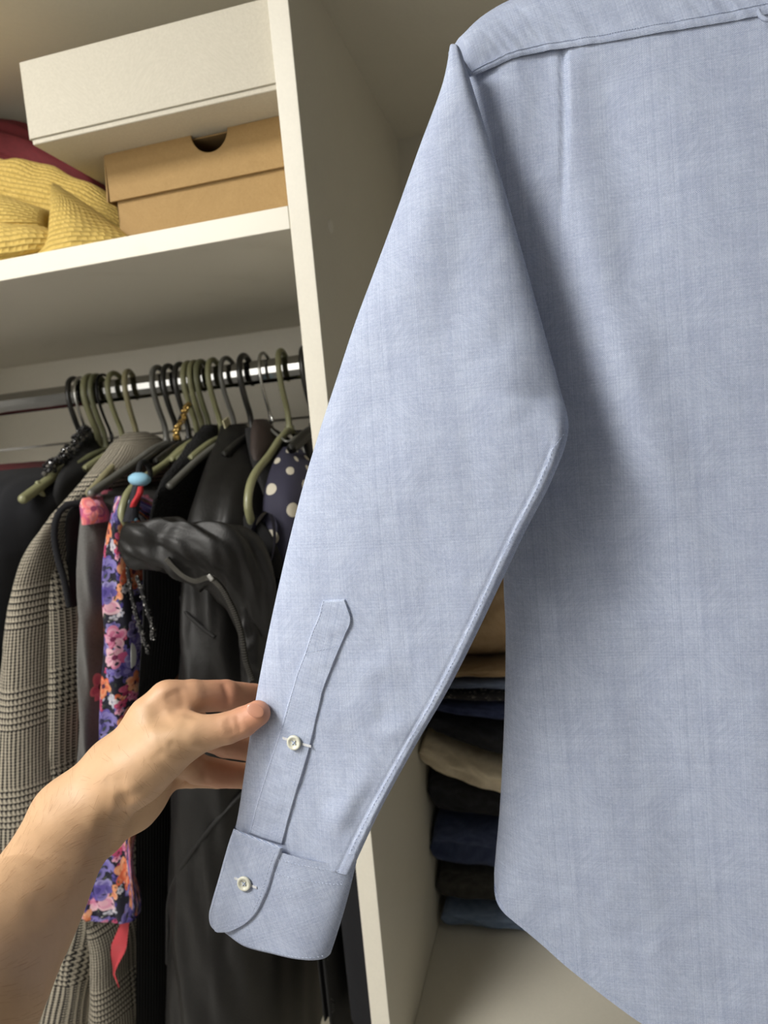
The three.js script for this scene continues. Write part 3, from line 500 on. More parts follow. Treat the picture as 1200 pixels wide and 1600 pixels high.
  const q = new THREE.Quaternion().setFromUnitVectors(new THREE.Vector3(0, 1, 0), new THREE.Vector3(0.30, 0.34, 0.89).normalize()); nail.rotateY(-0.25); nail.applyQuaternion(q);
  nail.translate(nailC.x, nailC.y, nailC.z);
  part('thumb_nail', nail, phy({ color: 0xc89077, roughness: 0.32, clearcoat: 0.3 }), person, 'pale pink thumb nail');
  // fine dark hairs lying along the forearm
  const hairs = []; let made = 0;
  for (let k = 0; k < 60000 && made < 1700; k++) {
    const i = floor(rnd() * P.count), p = new THREE.Vector3(P.getX(i), P.getY(i), P.getZ(i)), n = new THREE.Vector3(Nn[i * 3], Nn[i * 3 + 1], Nn[i * 3 + 2]);
    const along = p.clone().sub(V(W)).dot(V(E).sub(V(W)).normalize()); if (along < -0.03 || rnd() > sstep(-0.03, 0.05, along) || n.z < -0.2) continue;
    const dir = V(W).sub(V(E)).normalize().add(new THREE.Vector3((rnd() - 0.5) * 0.4, -0.55 + (rnd() - 0.5) * 0.35, (rnd() - 0.5) * 0.3)); dir.addScaledVector(n, -dir.dot(n)).normalize();
    const L = 0.004 + rnd() * 0.007, pts = [0, 0.5, 1].map((f) => p.clone().addScaledVector(dir, L * f).addScaledVector(n, 0.0003 + 0.0016 * f * (0.5 + 0.5 * rnd())));
    hairs.push(new THREE.TubeGeometry(new THREE.CatmullRomCurve3(pts), 3, 0.00004, 3)); made++;
  }
  const hair = part('arm_hair', merge(hairs), std({ color: 0x8a6238, roughness: 0.6 }), person); hair.userData.kind = 'stuff';
}


// ------------------------------------------------------------ things on the shelf
const card = tex(512, (x, y) => { const v = 3 * tn(x, y, 50) + 16 * (rnd() - 0.5) + 3 * tn(x, y, 14, 3); return [164 + v, 134 + v, 88 + v * 0.9]; }, true, 4);
M.card = std({ map: card, roughness: 0.88 });
M.cardPale = std({ map: card, color: 0xfff0d8, roughness: 0.9 });
const linen = tex(512, (x, y, i, j) => { const v = 6 * tn(x, y, 70) + 8 * (rnd() - 0.5) + ((i * 7 + j * 3) % 5) * 0.8; return [194 + v, 188 + v, 172 + v]; }, true, 5);
M.whiteCard = std({ map: linen, roughness: 0.75, bumpMap: withRep(fineNoise, 20), bumpScale: 0.0003 });
{
  const yb = 1.8792, t = thing('white_box', 'large white lidded cardboard box lying across the brown shoebox', 'box', [-0.46, yb, -0.15]);
  const w = 0.171, d = 0.13;
  part('base', box(-w + 0.0015, w - 0.0015, 0, 0.09, -d + 0.0015, d - 0.0015, 0.0015), M.whiteCard, t);
  const lid = merge([box(-w, w, 0.0985, 0.101, -d, d, 0.001), box(-w, w, 0.0065, 0.1005, d - 0.0012, d + 0.0012, 0.0008), box(-w, w, 0.0065, 0.1005, -d - 0.0012, -d + 0.0012, 0.0008), box(-w - 0.0012, -w + 0.0012, 0.0065, 0.1005, -d, d, 0.0008), box(w - 0.0012, w + 0.0012, 0.0065, 0.1005, -d, d, 0.0008)]);
  part('lid', lid, M.whiteCard, t); t.rotation.y = 0.012;
}
{
  const h = 0.139, w0 = -0.567, w1 = -0.292, c = (w0 + w1) / 2, w = (w1 - w0) / 2, t = thing('cardboard_shoebox', 'brown cardboard shoebox with a half-round thumb hole in its lid', 'box', [c, SHY1 + 0.0006, -0.083]);
  const D = 0.19, lidH = 0.061;
  const wall = 0.0022, iw = w - 0.006;
  part('tray', merge([box(-iw, iw, 0, h - 0.04, -0.005 - wall, -0.005, 0.0006), box(-iw, iw, 0, h - 0.012, -D + 0.004, -D + 0.004 + wall, 0.0006), box(-iw, -iw + wall, 0, h - 0.012, -D + 0.004, -0.005, 0.0006), box(iw - wall, iw, 0, h - 0.012, -D + 0.004, -0.005, 0.0006), box(-iw, iw, 0, 0.003, -D + 0.004, -0.005, 0.0006)]), M.card, t);
  const s = new THREE.Shape(), nx = [-0.4111,1.874,-0.083][0] - c, r = 0.0265;
  s.moveTo(-w, h - lidH); s.lineTo(w, h - lidH); s.lineTo(w, h); s.lineTo(nx + r, h); s.absarc(nx, h + 0.001, r, 0, PI, true); s.lineTo(-w, h); s.lineTo(-w, h - lidH);
  const f = new THREE.ExtrudeGeometry(s, { depth: 0.0022, bevelEnabled: true, bevelSize: 0.0004, bevelThickness: 0.0004, bevelSegments: 1, curveSegments: 30 }); f.translate(0, 0, -0.0022);
  const side = box(-0.0011, 0.0011, -lidH, 0, -D, 0, 0.0006); side.rotateZ(-0.06); side.translate(-w - 0.001, h, 0);
  const side2 = box(w - 0.001, w + 0.001, h - lidH, h, -D, 0, 0.0006);
  part('lid', merge([f, side, side2, box(-w, w, h - 0.0018, h, -D, -r * 0.3, 0.0006), box(-w, w, h - lidH, h, -D - 0.002, -D, 0.0006)]), M.card, t);
  part('packing_paper', grid(30, 12, (a, b) => [lerp(-iw + 0.01, iw - 0.01, a), h - 0.022 + 0.006 * noise(a * 7, b * 4, 3), lerp(-D + 0.02, -0.012, b), a, b]), M.cardPale, t);
}
// a hanging or lying piece of cloth: rows [left x, right x, y, front z, back z]
function drape(rows, { n = 2.6, nu = 96, nv = 110, amp = 0.006, fy = 3, fz = 12, id = 1, fine = 0.0006, pleats = 0, extra } = {}) {
  const mid = rows[floor(rows.length / 2)];
  const sp = (v, e) => sign(v) * pow(abs(v), e);
  const arc = [0], ma = max(0.001, (mid[1] - mid[0]) / 2), mb = max(0.001, (mid[3] - mid[4]) / 2); let px = 0, pz = -1;
  for (let k = 1; k <= nu; k++) { const ph = 2 * PI * k / nu, x = -sp(sin(ph), 2 / n), z = -sp(cos(ph), 2 / n); arc.push(arc[k - 1] + Math.hypot((x - px) * ma, (z - pz) * mb)); px = x; pz = z; }
  const down = [0]; for (let k = 1; k <= 60; k++) { const a = spline(rows, (k - 1) / 60), b = spline(rows, k / 60); down.push(down[k - 1] + Math.hypot(b[2] - a[2], (b[3] - a[3]) * 0.8)); }
  return grid(nu, nv, (u, v) => {
    const r = spline(rows, v), cx = (r[0] + r[1]) / 2, a = max(0.0005, (r[1] - r[0]) / 2), zc = (r[3] + r[4]) / 2, b = max(0.0005, (r[3] - r[4]) / 2), ph = 2 * PI * u, e = 2 / n;
    let dx = -sp(sin(ph), e), dz = -sp(cos(ph), e); const k = v < 0.08 ? v / 0.08 : 1;
    const z0 = zc + b * dz, y = r[2];
    const f = amp * (noise(z0 * fz, y * fy, id) + 0.5 * noise(z0 * fz * 2.3, y * fy * 1.7, id + 9)) * k + pleats * sin(z0 * 90 + 3 * noise(y * 4, id, 2)) * k;
    const q = [cx + a * dx * (1 + f / max(a, 0.01) * 0.6) + f * abs(dx) * 0.3, y + fine * noise(z0 * 60, y * 40, id), z0 + dz * (amp * 0.9 * noise((cx + a * dx) * 38, y * fy * 1.4, id + 3) + fine * noise(dx * 20, y * 70, id)) * k, arc[Math.round(u * nu)], 2 - lerp(down[min(59, floor(v * 60))], down[min(60, floor(v * 60) + 1)], v * 60 - min(59, floor(v * 60)))];
    return extra ? extra(q, u, v, dx, dz) : q;
  }, true);
}
const frontZ = (rows, n = 2.6) => (x, y) => { let k = 0; while (k < rows.length - 2 && rows[k + 1][2] > y) k++; const f = clamp((rows[k][2] - y) / (rows[k][2] - rows[k + 1][2])), r = rows[k].map((v, i) => lerp(v, rows[k + 1][i], f)), a = (r[1] - r[0]) / 2, d = abs(x - (r[0] + r[1]) / 2) / a; return (r[3] + r[4]) / 2 + (r[3] - r[4]) / 2 * pow(max(0, 1 - d ** n), 1 / n); };
const quiltBump = tex(512, (x, y) => { const row = floor(y * 16), fx = (x * 12 + (row % 2) * 0.5) % 1, fy2 = (y * 16) % 1; const v = 255 * pow(abs(sin(PI * fy2)), 0.5) * (0.55 + 0.45 * pow(abs(sin(PI * fx)), 0.6)); return [v, v, v]; }, false, 9);
const yellowTex = tex(256, (x, y) => { const v = 9 * tn(x, y, 30) + 9 * (rnd() - 0.5); return [198 + v, 170 + v, 92 + v]; }, true, 5);
M.yellow = std({ map: yellowTex, roughness: 0.95, bumpMap: quiltBump, bumpScale: 0.0026 });
{
  const t = thing('quilted_blanket', 'rumpled yellow quilted cotton blanket heaped at the left of the shelf', 'blanket');
  const ell = (c, rx, ry, rz, id, amp, tilt = 0) => grid(90, 70, (a, b) => { const th = a * 2 * PI, p = b * PI, x = -cos(p) * rx, s = pow(sin(p), 0.55); let y = s * ry * sin(th), z = s * rz * cos(th); const f = 1 + amp * (noise(x * 9, th > PI ? 2 * PI - th : th, id) + 0.6 * noise(x * 22, y * 30, id + z * 30)); y = max(y * f + tilt * x, -c[1] + SHY1 + 0.0008); return [c[0] + x, c[1] + y, c[2] + z * f, x + 0.3, a * (ry + rz) * 3.2]; }, true);
  part('fold', ell([-0.86, 1.835, -0.165], 0.29, 0.125, 0.062, 2, 0.14, -0.26), M.yellow, t);
  part('fold', ell([-0.80, 1.774, -0.075], 0.15, 0.036, 0.05, 5, 0.2), M.yellow, t);
  part('fold', ell([-0.82, 1.82, -0.09], 0.15, 0.045, 0.05, 8, 0.22, -0.1), M.yellow, t);
  const rows = [[-0.6497,-0.6457,1.8541,-0.075,-0.09],[-0.6442,-0.6225,1.8349,-0.055,-0.1],[-0.6467,-0.5962,1.8122,-0.042,-0.12],[-0.6551,-0.5723,1.7905,-0.034,-0.14],[-0.6639,-0.5474,1.7709,-0.027,-0.15],[-0.6799,-0.5296,1.7549,-0.022,-0.15],[-0.7006,-0.5231,1.7409,-0.02,-0.15],[-0.7126,-0.5228,1.7304,-0.02,-0.15]];
  for (const r of rows) r[2] = max(r[2], SHY1 + 0.001);
  part('fold', drape(rows, { n: 2, amp: 0.006, fy: 9, fz: 20, id: 4 }), M.yellow, t);
  const rows2 = [[-0.7699,-0.7487,1.818,-0.06,-0.09],[-0.7528,-0.6814,1.7994,-0.04,-0.1],[-0.7472,-0.645,1.7848,-0.03,-0.11],[-0.7476,-0.632,1.7711,-0.026,-0.11],[-0.7543,-0.6397,1.7566,-0.03,-0.1],[-0.7643,-0.6681,1.7569,-0.04,-0.1]];
  for (const r of rows2) r[2] = max(r[2], SHY1 + 0.001);
  part('fold', drape(rows2, { n: 2, amp: 0.006, fy: 9, fz: 20, id: 14 }), M.yellow, t);
}
const redTex = tex(256, (x, y) => { const v = 8 * tn(x, y, 30) + 8 * (rnd() - 0.5); return [92 + v, 18 + v * 0.5, 25 + v * 0.5]; }, true, 5);
M.darkRed = std({ map: redTex, roughness: 0.85 });
{
  const t = thing('folded_red_cloth', 'dark red cloth bundled behind the yellow blanket', 'cloth');
  const c = [-0.84, 1.968, -0.24];
  part('bundle', grid(90, 60, (a, b) => { const th = a * 2 * PI, p = b * PI, x = -cos(p) * 0.16, s = pow(sin(p), 0.5), f = 1 + 0.18 * noise(x * 6, sin(th) * 2.2, cos(th) * 2.2) + 0.1 * noise(x * 14, sin(th) * 6, cos(th) * 3); return [c[0] + x, min(2.058, max(SHY1 + 0.001, c[1] + s * 0.074 * sin(th) * f - 0.5 * x)), c[2] + s * 0.048 * cos(th) * f, x, a * 0.7]; }, true), M.darkRed, t);
}


// ------------------------------------------------------------ hangers on the rail
const RY = 1.5935, RZ = -0.29;
const TW3 = 0.014, TW7 = 0.2, TW8 = 0.016, TW11 = -0.011, TW15 = -0.1, TW18 = 0.075;
const hookPts = [[-0.021, -0.014], [-0.0235, 0.004], [-0.017, 0.0215], [0, 0.0292], [0.017, 0.0225], [0.0245, 0.002], [0.022, -0.02], [0.0125, -0.046], [0.003, -0.066], [0, -0.084], [0, -0.099]];
function hanger(name, label, x, mat, { kind = 'tubular', r = 0.0048, twist = 0, lean = 0, span = 0.2, drop = 0.068, group } = {}) {
  const t = thing(name, label, 'hanger', [x, RY, RZ], group); t.rotation.y = twist;
  const P = (z, y) => [lean * y, y, z];
  part('hook', capTube(hookPts.map(([z, y]) => P(z, y)), r, 70, 12), mat, t);
  if (kind === 'tubular') {
    const s = span, half = [[0, -0.1], [0.05, -0.112], [0.11, -0.136], [s - 0.03, -0.163], [s - 0.004, -0.181], [s + 0.008, -0.205], [s - 0.004, -0.231], [s - 0.03, -0.243], [0.08, -0.245], [0, -0.245]];
    const pts = [...half, ...half.slice(1, -1).reverse().map(([z, y]) => [-z, y])].map(([z, y]) => new THREE.Vector3(lean * y, y, z));
    part('frame', new THREE.TubeGeometry(new THREE.CatmullRomCurve3(pts, true, 'centripetal'), 150, r * 1.22, 10, true), mat, t);
    const c = new THREE.CylinderGeometry(r * 1.5, r * 1.8, 0.014, 16); c.translate(0, -0.099, 0); part('collar', c, mat, t);
  } else if (kind === 'plain') {
    for (const k of [-1, 1]) {
      const pts = [[0, -0.1], [0.05, -0.111], [0.11, -0.132], [span, -0.1 - drop]].map(([z, y]) => P(k * z, y));
      part('arm', capTube(pts, r * 1.35, 40, 10), mat, t);
    }
    const c = new THREE.CylinderGeometry(r * 1.3, r * 1.7, 0.016, 16); c.translate(0, -0.099, 0); part('collar', c, mat, t);
  } else {
    const pts = [[0, -0.098], [0.03, -0.108], [span, -0.1 - drop], [span + 0.006, -0.11 - drop], [span - 0.01, -0.116 - drop], [0, -0.118 - drop]], all = [...pts, ...pts.slice(1, -1).reverse().map(([z, y]) => [-z, y])].map(([z, y]) => new THREE.Vector3(0, y, z));
    part('frame', new THREE.TubeGeometry(new THREE.CatmullRomCurve3(all, true, 'centripetal'), 120, r, 8, true), mat, t);
    part('twisted_neck', tube([[0, -0.07, 0], [r * 1.4, -0.08, r], [-r, -0.09, 0], [r, -0.1, -r]], r * 0.9, 24, 6), mat, t);
  }
  return t;
}
hanger('clothes_hanger', 'dark grey plastic hanger with a thick hook, leftmost on the chrome rail', -0.817, M.blackPlastic, { kind: 'plain', r: 0.0046, twist: 0.1, span: 0.03, drop: 0.012 });
hanger('clothes_hanger', 'thin chrome wire hanger beside the beaded black garment', -0.803, M.wire, { kind: 'wire', r: 0.0026, twist: 0.1, span: 0.03, drop: 0.012 });
hanger('clothes_hanger', 'olive plastic hanger with a bare arm left of the checked blazer', -0.783, M.olive, { kind: 'plain', r: 0.0056, twist: TW3, span: 0.2 });
{
  const h = scene.children[scene.children.length - 1];
  for (const k of [-1, 1]) part('prong', capTube([[0, -0.147, k * 0.165], [0.002, -0.162, k * 0.163], [0.003, -0.182, k * 0.15]], 0.0042, 20, 8), M.olive, h);
}
hanger('clothes_hanger', 'dull green hanger hooked tightly behind the olive one beside the checked blazer', -0.770, M.oliveDark, { kind: 'plain', r: 0.0044, twist: 0.04, span: 0.03, drop: 0.012 });
hanger('clothes_hanger', 'thin black wire hanger left of the checked blazer collar', -0.757, std({ color: 0x1a1a1a, metalness: 0.6, roughness: 0.3 }), { kind: 'wire', r: 0.0024, span: 0.03, drop: 0.012 });
hanger('clothes_hanger', 'olive hanger carrying the checked blazer', -0.735, M.olive, { kind: 'plain', r: 0.0046, span: 0.03, drop: 0.012 });
hanger('clothes_hanger', 'pale olive hanger with a bare arm right of the checked blazer', -0.707, phy({ color: 0x8d8768, roughness: 0.4, clearcoat: 0.3 }), { kind: 'plain', r: 0.0048, twist: TW7, span: 0.2 });
hanger('clothes_hanger', 'smooth grey hanger with a dark bare arm above the floral dress', -0.650, M.greyPlastic, { kind: 'plain', r: 0.0048, twist: TW8, span: 0.22 });
hanger('clothes_hanger', 'black hanger left of the gold sequin strap', -0.629, M.blackPlastic, { kind: 'plain', r: 0.0046, span: 0.03, drop: 0.012 });
hanger('clothes_hanger', 'black hanger right of the gold sequin strap', -0.607, M.blackPlastic, { kind: 'plain', r: 0.0046, span: 0.03, drop: 0.012 });
hanger('clothes_hanger', 'olive hanger with a rounded loop end, leftmost of the row of four olive hooks', -0.591, M.olive, { twist: TW11, span: 0.225 });
hanger('clothes_hanger', 'olive hanger, second of the four close olive hooks', -0.5795, M.olive, { kind: 'plain', r: 0.0046, span: 0.03, drop: 0.012 });
hanger('clothes_hanger', 'olive hanger, third of the four close olive hooks', -0.5675, M.oliveDark, { kind: 'plain', r: 0.0046, span: 0.03, drop: 0.012 });
hanger('clothes_hanger', 'olive hanger, rightmost of the four close olive hooks', -0.546, M.olive, { kind: 'plain', r: 0.0048, span: 0.03, drop: 0.012 });
{
  const h = hanger('clothes_hanger', 'slim grey hanger with a straight hook and pale tag at the black jacket', -0.521, M.greyPlastic, { kind: 'plain', r: 0.004, twist: TW15, span: 0.19 });
  const g = new RoundedBoxGeometry(0.003, 0.03, 0.018, 2, 0.001); g.rotateX(0.4); g.translate(0.002, -0.085, 0.024);
  const tg = part('tag', g, std({ color: 0xbdb795, roughness: 0.7 }), h, 'pale size tag');
}
hanger('clothes_hanger', 'black hanger with a thick curved hook above the brown collar', -0.490, M.blackPlastic, { kind: 'plain', r: 0.005, span: 0.03, drop: 0.012 });
hanger('clothes_hanger', 'chrome wire hanger left of the polka dot blouse', -0.455, M.wire, { kind: 'wire', r: 0.0027, span: 0.03, drop: 0.012 });
hanger('clothes_hanger', 'olive hanger with a round loop end carrying the polka dot blouse', -0.424, M.olive, { twist: TW18, span: 0.215 });
hanger('clothes_hanger', 'black hanger squeezed against the divider at the end of the rail', -0.382, M.blackPlastic, { kind: 'plain', r: 0.0055, span: 0.03, drop: 0.012 });

// ------------------------------------------------------------ cloths
const plaid = (() => {                                        // glen check woven from dark and cream yarns, 0.16 m across
  const N = 1024, yarn = 8, zone = (k) => { const z = k % 128; return z < 56 ? (floor(z / 4) % 2) : (floor(z / 2) % 2); };
  return tex(N, (x, y, i, j) => {
    const a = floor(i / yarn), b = floor(j / yarn), warp = zone(a), weft = zone(b + 2), c = ((a + b) % 4 < 2 ? warp : weft) ? [206, 200, 186] : [18, 15, 15];
    const n = (rnd() - 0.5) * 46 + 14 * tn(x, y, 60); return [c[0] + n, c[1] + n, c[2] + n];
  }, true, 6.6);
})();
M.tweed = std({ map: plaid, color: 0xd0ccc4, roughness: 0.95, bumpMap: withRep(fineNoise, 12), bumpScale: 0.0004 });
const petals = (g, x, y, r, n, cols, core) => {
  const a0 = rnd() * 6;
  for (let k = 0; k < n; k++) {
    const a = a0 + k * 2 * PI / n + (rnd() - 0.5) * 0.3, rr = r * (0.8 + 0.4 * rnd());
    for (let q = 0; q < 3; q++) { g.fillStyle = cols[floor(rnd() * cols.length)]; g.globalAlpha = q ? 0.55 : 1; g.beginPath(); g.ellipse(x + cos(a) * rr * (0.55 - q * 0.08), y + sin(a) * rr * (0.55 - q * 0.08), rr * (0.52 - q * 0.13), rr * (0.38 - q * 0.1), a, 0, 2 * PI); g.fill(); }
  }
  g.globalAlpha = 1; g.fillStyle = core; g.beginPath(); g.arc(x, y, r * 0.2, 0, 7); g.fill();
  for (let q = 0; q < 10; q++) { const a = rnd() * 6.3; g.strokeStyle = core; g.lineWidth = r * 0.03; g.globalAlpha = 0.6; g.beginPath(); g.moveTo(x, y); g.lineTo(x + cos(a) * r * 0.5, y + sin(a) * r * 0.5); g.stroke(); }
  g.globalAlpha = 1;
};
const wrapDraw = (n, f) => { for (const [dx, dy] of [[0, 0], [n, 0], [-n, 0], [0, n], [0, -n]]) f(dx, dy); };
M.floral = std({ color: 0xd2d0d0, roughness: 0.85, map: drawn(1024, (g, n) => {
  g.fillStyle = '#15142a'; g.fillRect(0, 0, n, n);
  const sets = [[['#8d84c8', '#6a5fb0', '#a9a2da', '#574c98'], '#2a2352', 6], [['#f08a5c', '#f6a878', '#e86a44', '#ffc29c'], '#5a2340', 5], [['#e68ab0', '#f2b3c8', '#d25a8c', '#f7cdd6'], '#7a2250', 5], [['#4a3f92', '#372d78', '#6a5cb4'], '#120f28', 6], [['#c23a6a', '#a02458', '#e26a8e'], '#400f2c', 5], [['#d8d6e2', '#b9c0d0', '#efe6e6'], '#6b6a80', 5]];
  for (let k = 0; k < 150; k++) { const s = sets[floor(rnd() * sets.length)], x = rnd() * n, y = rnd() * n, r = 20 + rnd() * 30, keep = seed; wrapDraw(n, (dx, dy) => { seed = keep; petals(g, x + dx, y + dy, r, s[2], s[0], s[1]); }); }
  for (let k = 0; k < 46; k++) { const s = sets[[0, 1, 0, 3, 2, 1][k % 6]], x = rnd() * n, y = rnd() * n, r = 64 + rnd() * 40, keep = seed; wrapDraw(n, (dx, dy) => { seed = keep; petals(g, x + dx, y + dy, r, s[2], s[0], s[1]); }); }
  for (let k = 0; k < 240; k++) { g.fillStyle = ['#0f0e1c', '#15142a', '#3f4a3a', '#5e6650'][k % 4]; g.globalAlpha = 0.85; g.beginPath(); g.ellipse(rnd() * n, rnd() * n, 5 + rnd() * 14, 3 + rnd() * 7, rnd() * 3, 0, 7); g.fill(); }
  g.globalAlpha = 1;
}, 4.6) });
M.greyKnit = std({ roughness: 0.95, bumpMap: withRep(fineNoise, 10), bumpScale: 0.0005, map: drawn(1024, (g, n) => {
  g.fillStyle = '#5d5c5a'; g.fillRect(0, 0, n, n);
  for (let k = 0; k < 26000; k++) { g.fillStyle = k % 2 ? 'rgba(120,118,114,0.35)' : 'rgba(48,47,46,0.35)'; g.fillRect(rnd() * n, rnd() * n, 1.5, 5); }
  for (const [x, y, r] of [[200, 150, 75], [300, 520, 85], [180, 760, 90], [680, 330, 80], [820, 700, 90], [560, 960, 70], [930, 120, 70], [330, 220, 55]]) petals(g, x, y, r, 5, ['#c4707c', '#b0506a', '#d88c90', '#9a3f5c'], '#5a2a3a');
}, 3.1) });
M.polka = std({ roughness: 0.8, map: drawn(512, (g, n) => {
  g.fillStyle = '#262538'; g.fillRect(0, 0, n, n);
  for (let k = 0; k < 3000; k++) { g.fillStyle = k % 2 ? 'rgba(50,50,68,0.4)' : 'rgba(14,14,22,0.4)'; g.fillRect(rnd() * n, rnd() * n, 2, 2); }
  g.fillStyle = '#b8b2a2'; for (const [x, y] of [[0.25, 0.25], [0.75, 0.75]]) { g.beginPath(); g.ellipse(x * n, y * n, n * 0.145, n * 0.145, 0, 0, 7); g.fill(); }
}, 15) });
const leatherBump = tex(512, (x, y) => { const v = 150 + 60 * abs(tn(x, y, 40)) + 50 * abs(tn(x, y, 90, 5)) - 30 * tn(x, y, 9, 2); return [v, v, v]; }, false, 6);
M.jacket = phy({ color: 0x100f0e, roughness: 0.5, bumpMap: leatherBump, bumpScale: 0.0006, specularIntensity: 0.8 });
M.jacketMatte = std({ color: 0x1a1918, roughness: 0.75 });
M.black = std({ color: 0x0d0d0e, roughness: 0.9 });
M.blackRib = std({ color: 0x101012, roughness: 0.95, bumpMap: tex(256, (x, y) => { const v = 128 + 127 * sin(x * PI * 32); return [v, v, v]; }, false, 8), bumpScale: 0.002 });
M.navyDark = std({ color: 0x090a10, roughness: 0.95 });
M.fur = std({ color: 0x0b0b0c, roughness: 1, bumpMap: tex(256, (x, y) => { const v = 128 + 120 * tn(x, y, 70); return [v, v, v]; }, false, 6), bumpScale: 0.006 });
M.sparkle = std({ color: 0x8f8d8a, metalness: 0.7, roughness: 0.3 });
M.jet = phy({ color: 0x17171a, roughness: 0.15, clearcoat: 0.8 });
M.gold = std({ color: 0xa88d54, metalness: 0.9, roughness: 0.3 });
const beads = (pts, spread, n, r, id = 0) => { const c = new Poly(pts), out = []; for (let k = 0; k < n; k++) { const p = c.getPoint(rnd()), g = new THREE.IcosahedronGeometry(r * (0.6 + 0.7 * rnd()), 0); g.rotateX(rnd() * 6); g.rotateY(rnd() * 6); g.translate(p.x + (rnd() - 0.5) * spread, p.y + (rnd() - 0.5) * spread, p.z + (rnd() - 0.5) * spread); out.push(g); } return merge(out); };
const stuffPart = (...a) => { const m = part(...a); m.userData.kind = 'stuff'; return m; };

{ // far left: dark clothes in the shade
  const t = thing('dark_coat', 'navy black coat hanging in the shade at the far left of the rail', 'coat');
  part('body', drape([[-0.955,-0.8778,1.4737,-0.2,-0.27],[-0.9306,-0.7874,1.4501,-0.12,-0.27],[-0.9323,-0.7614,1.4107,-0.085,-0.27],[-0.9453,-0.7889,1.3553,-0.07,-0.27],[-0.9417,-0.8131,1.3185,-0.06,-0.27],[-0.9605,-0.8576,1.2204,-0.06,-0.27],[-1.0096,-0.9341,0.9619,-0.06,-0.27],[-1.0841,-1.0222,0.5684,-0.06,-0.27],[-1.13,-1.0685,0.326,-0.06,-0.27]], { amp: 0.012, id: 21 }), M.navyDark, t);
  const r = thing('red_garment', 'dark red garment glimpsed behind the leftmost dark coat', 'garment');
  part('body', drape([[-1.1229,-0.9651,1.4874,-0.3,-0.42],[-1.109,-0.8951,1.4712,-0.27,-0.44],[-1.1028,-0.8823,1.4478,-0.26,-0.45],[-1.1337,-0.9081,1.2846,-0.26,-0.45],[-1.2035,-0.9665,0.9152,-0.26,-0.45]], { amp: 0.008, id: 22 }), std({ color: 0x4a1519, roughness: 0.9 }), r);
}
{
  const t = thing('beaded_blouse', 'black beaded blouse on the leftmost hangers above the checked blazer', 'blouse');
  part('body', drape([[-0.8142,-0.7935,1.5266,-0.285,-0.3],[-0.8087,-0.7809,1.5039,-0.25,-0.34],[-0.7903,-0.7566,1.4759,-0.19,-0.4],[-0.782,-0.7435,1.4505,-0.15,-0.43],[-0.7887,-0.7513,1.4095,-0.14,-0.5],[-0.8091,-0.7735,1.2984,-0.14,-0.5],[-0.861,-0.8236,0.9792,-0.14,-0.5]], { amp: 0.004, id: 23 }), M.black, t);
  stuffPart('beading', beads([[-0.7825,1.5334,-0.265],[-0.7867,1.5142,-0.24],[-0.7811,1.493,-0.2],[-0.7789,1.4772,-0.17],[-0.7793,1.4652,-0.145]], 0.014, 160, 0.0036), M.jet, t);
  stuffPart('sequins', beads([[-0.7841,1.5247,-0.262],[-0.7857,1.5015,-0.22],[-0.7816,1.4812,-0.18],[-0.7748,1.4638,-0.145]], 0.014, 36, 0.003), M.sparkle, t);
}
{
  const t = thing('checked_blazer', 'brown and cream glen check wool blazer with a padded shoulder', 'blazer');
  part('body', drape([[-0.7247,-0.6902,1.5174,-0.27,-0.31],[-0.7368,-0.6718,1.5023,-0.235,-0.345],[-0.7414,-0.6575,1.4758,-0.19,-0.39],[-0.7365,-0.6624,1.4444,-0.135,-0.44],[-0.7426,-0.683,1.4153,-0.1,-0.47],[-0.757,-0.7171,1.3889,-0.085,-0.5],[-0.767,-0.7248,1.3566,-0.08,-0.5],[-0.7825,-0.7187,1.28,-0.078,-0.5],[-0.7992,-0.7266,1.1633,-0.075,-0.5],[-0.822,-0.7523,1.0121,-0.075,-0.5],[-0.8282,-0.7557,0.9605,-0.075,-0.5],[-0.839,-0.7336,0.8702,-0.07,-0.5],[-0.8683,-0.7189,0.7686,-0.07,-0.5],[-0.8925,-0.7383,0.698,-0.07,-0.5],[-0.9164,-0.7622,0.6301,-0.07,-0.5],[-0.9409,-0.7841,0.5609,-0.07,-0.5],[-0.9824,-0.8158,0.3966,-0.07,-0.5]], { amp: 0.006, id: 31, fy: 2.2, n: 2.3, nv: 180 }), M.tweed, t);
  part('sleeve', drape([[-0.733,-0.7065,1.4086,-0.095,-0.2],[-0.7499,-0.7107,1.384,-0.068,-0.24],[-0.7746,-0.7222,1.3518,-0.052,-0.25],[-0.8004,-0.7366,1.3071,-0.045,-0.25],[-0.8272,-0.7483,1.2427,-0.04,-0.24],[-0.8562,-0.7602,1.1481,-0.036,-0.23],[-0.8882,-0.7754,1.0313,-0.033,-0.22],[-0.9226,-0.7931,0.8908,-0.03,-0.2],[-0.957,-0.8144,0.7435,-0.03,-0.19]], { amp: 0.005, id: 33, fy: 4, n: 2.2, nv: 160 }), M.tweed, t);
  part('front_panel', drape([[-0.7888,-0.7508,0.7555,-0.085,-0.3],[-0.7949,-0.7331,0.7022,-0.085,-0.3],[-0.8076,-0.7357,0.6361,-0.085,-0.3],[-0.8273,-0.74,0.5575,-0.085,-0.3],[-0.868,-0.756,0.3953,-0.085,-0.3]], { amp: 0.005, id: 34, n: 2.2 }), M.tweed, t);
}
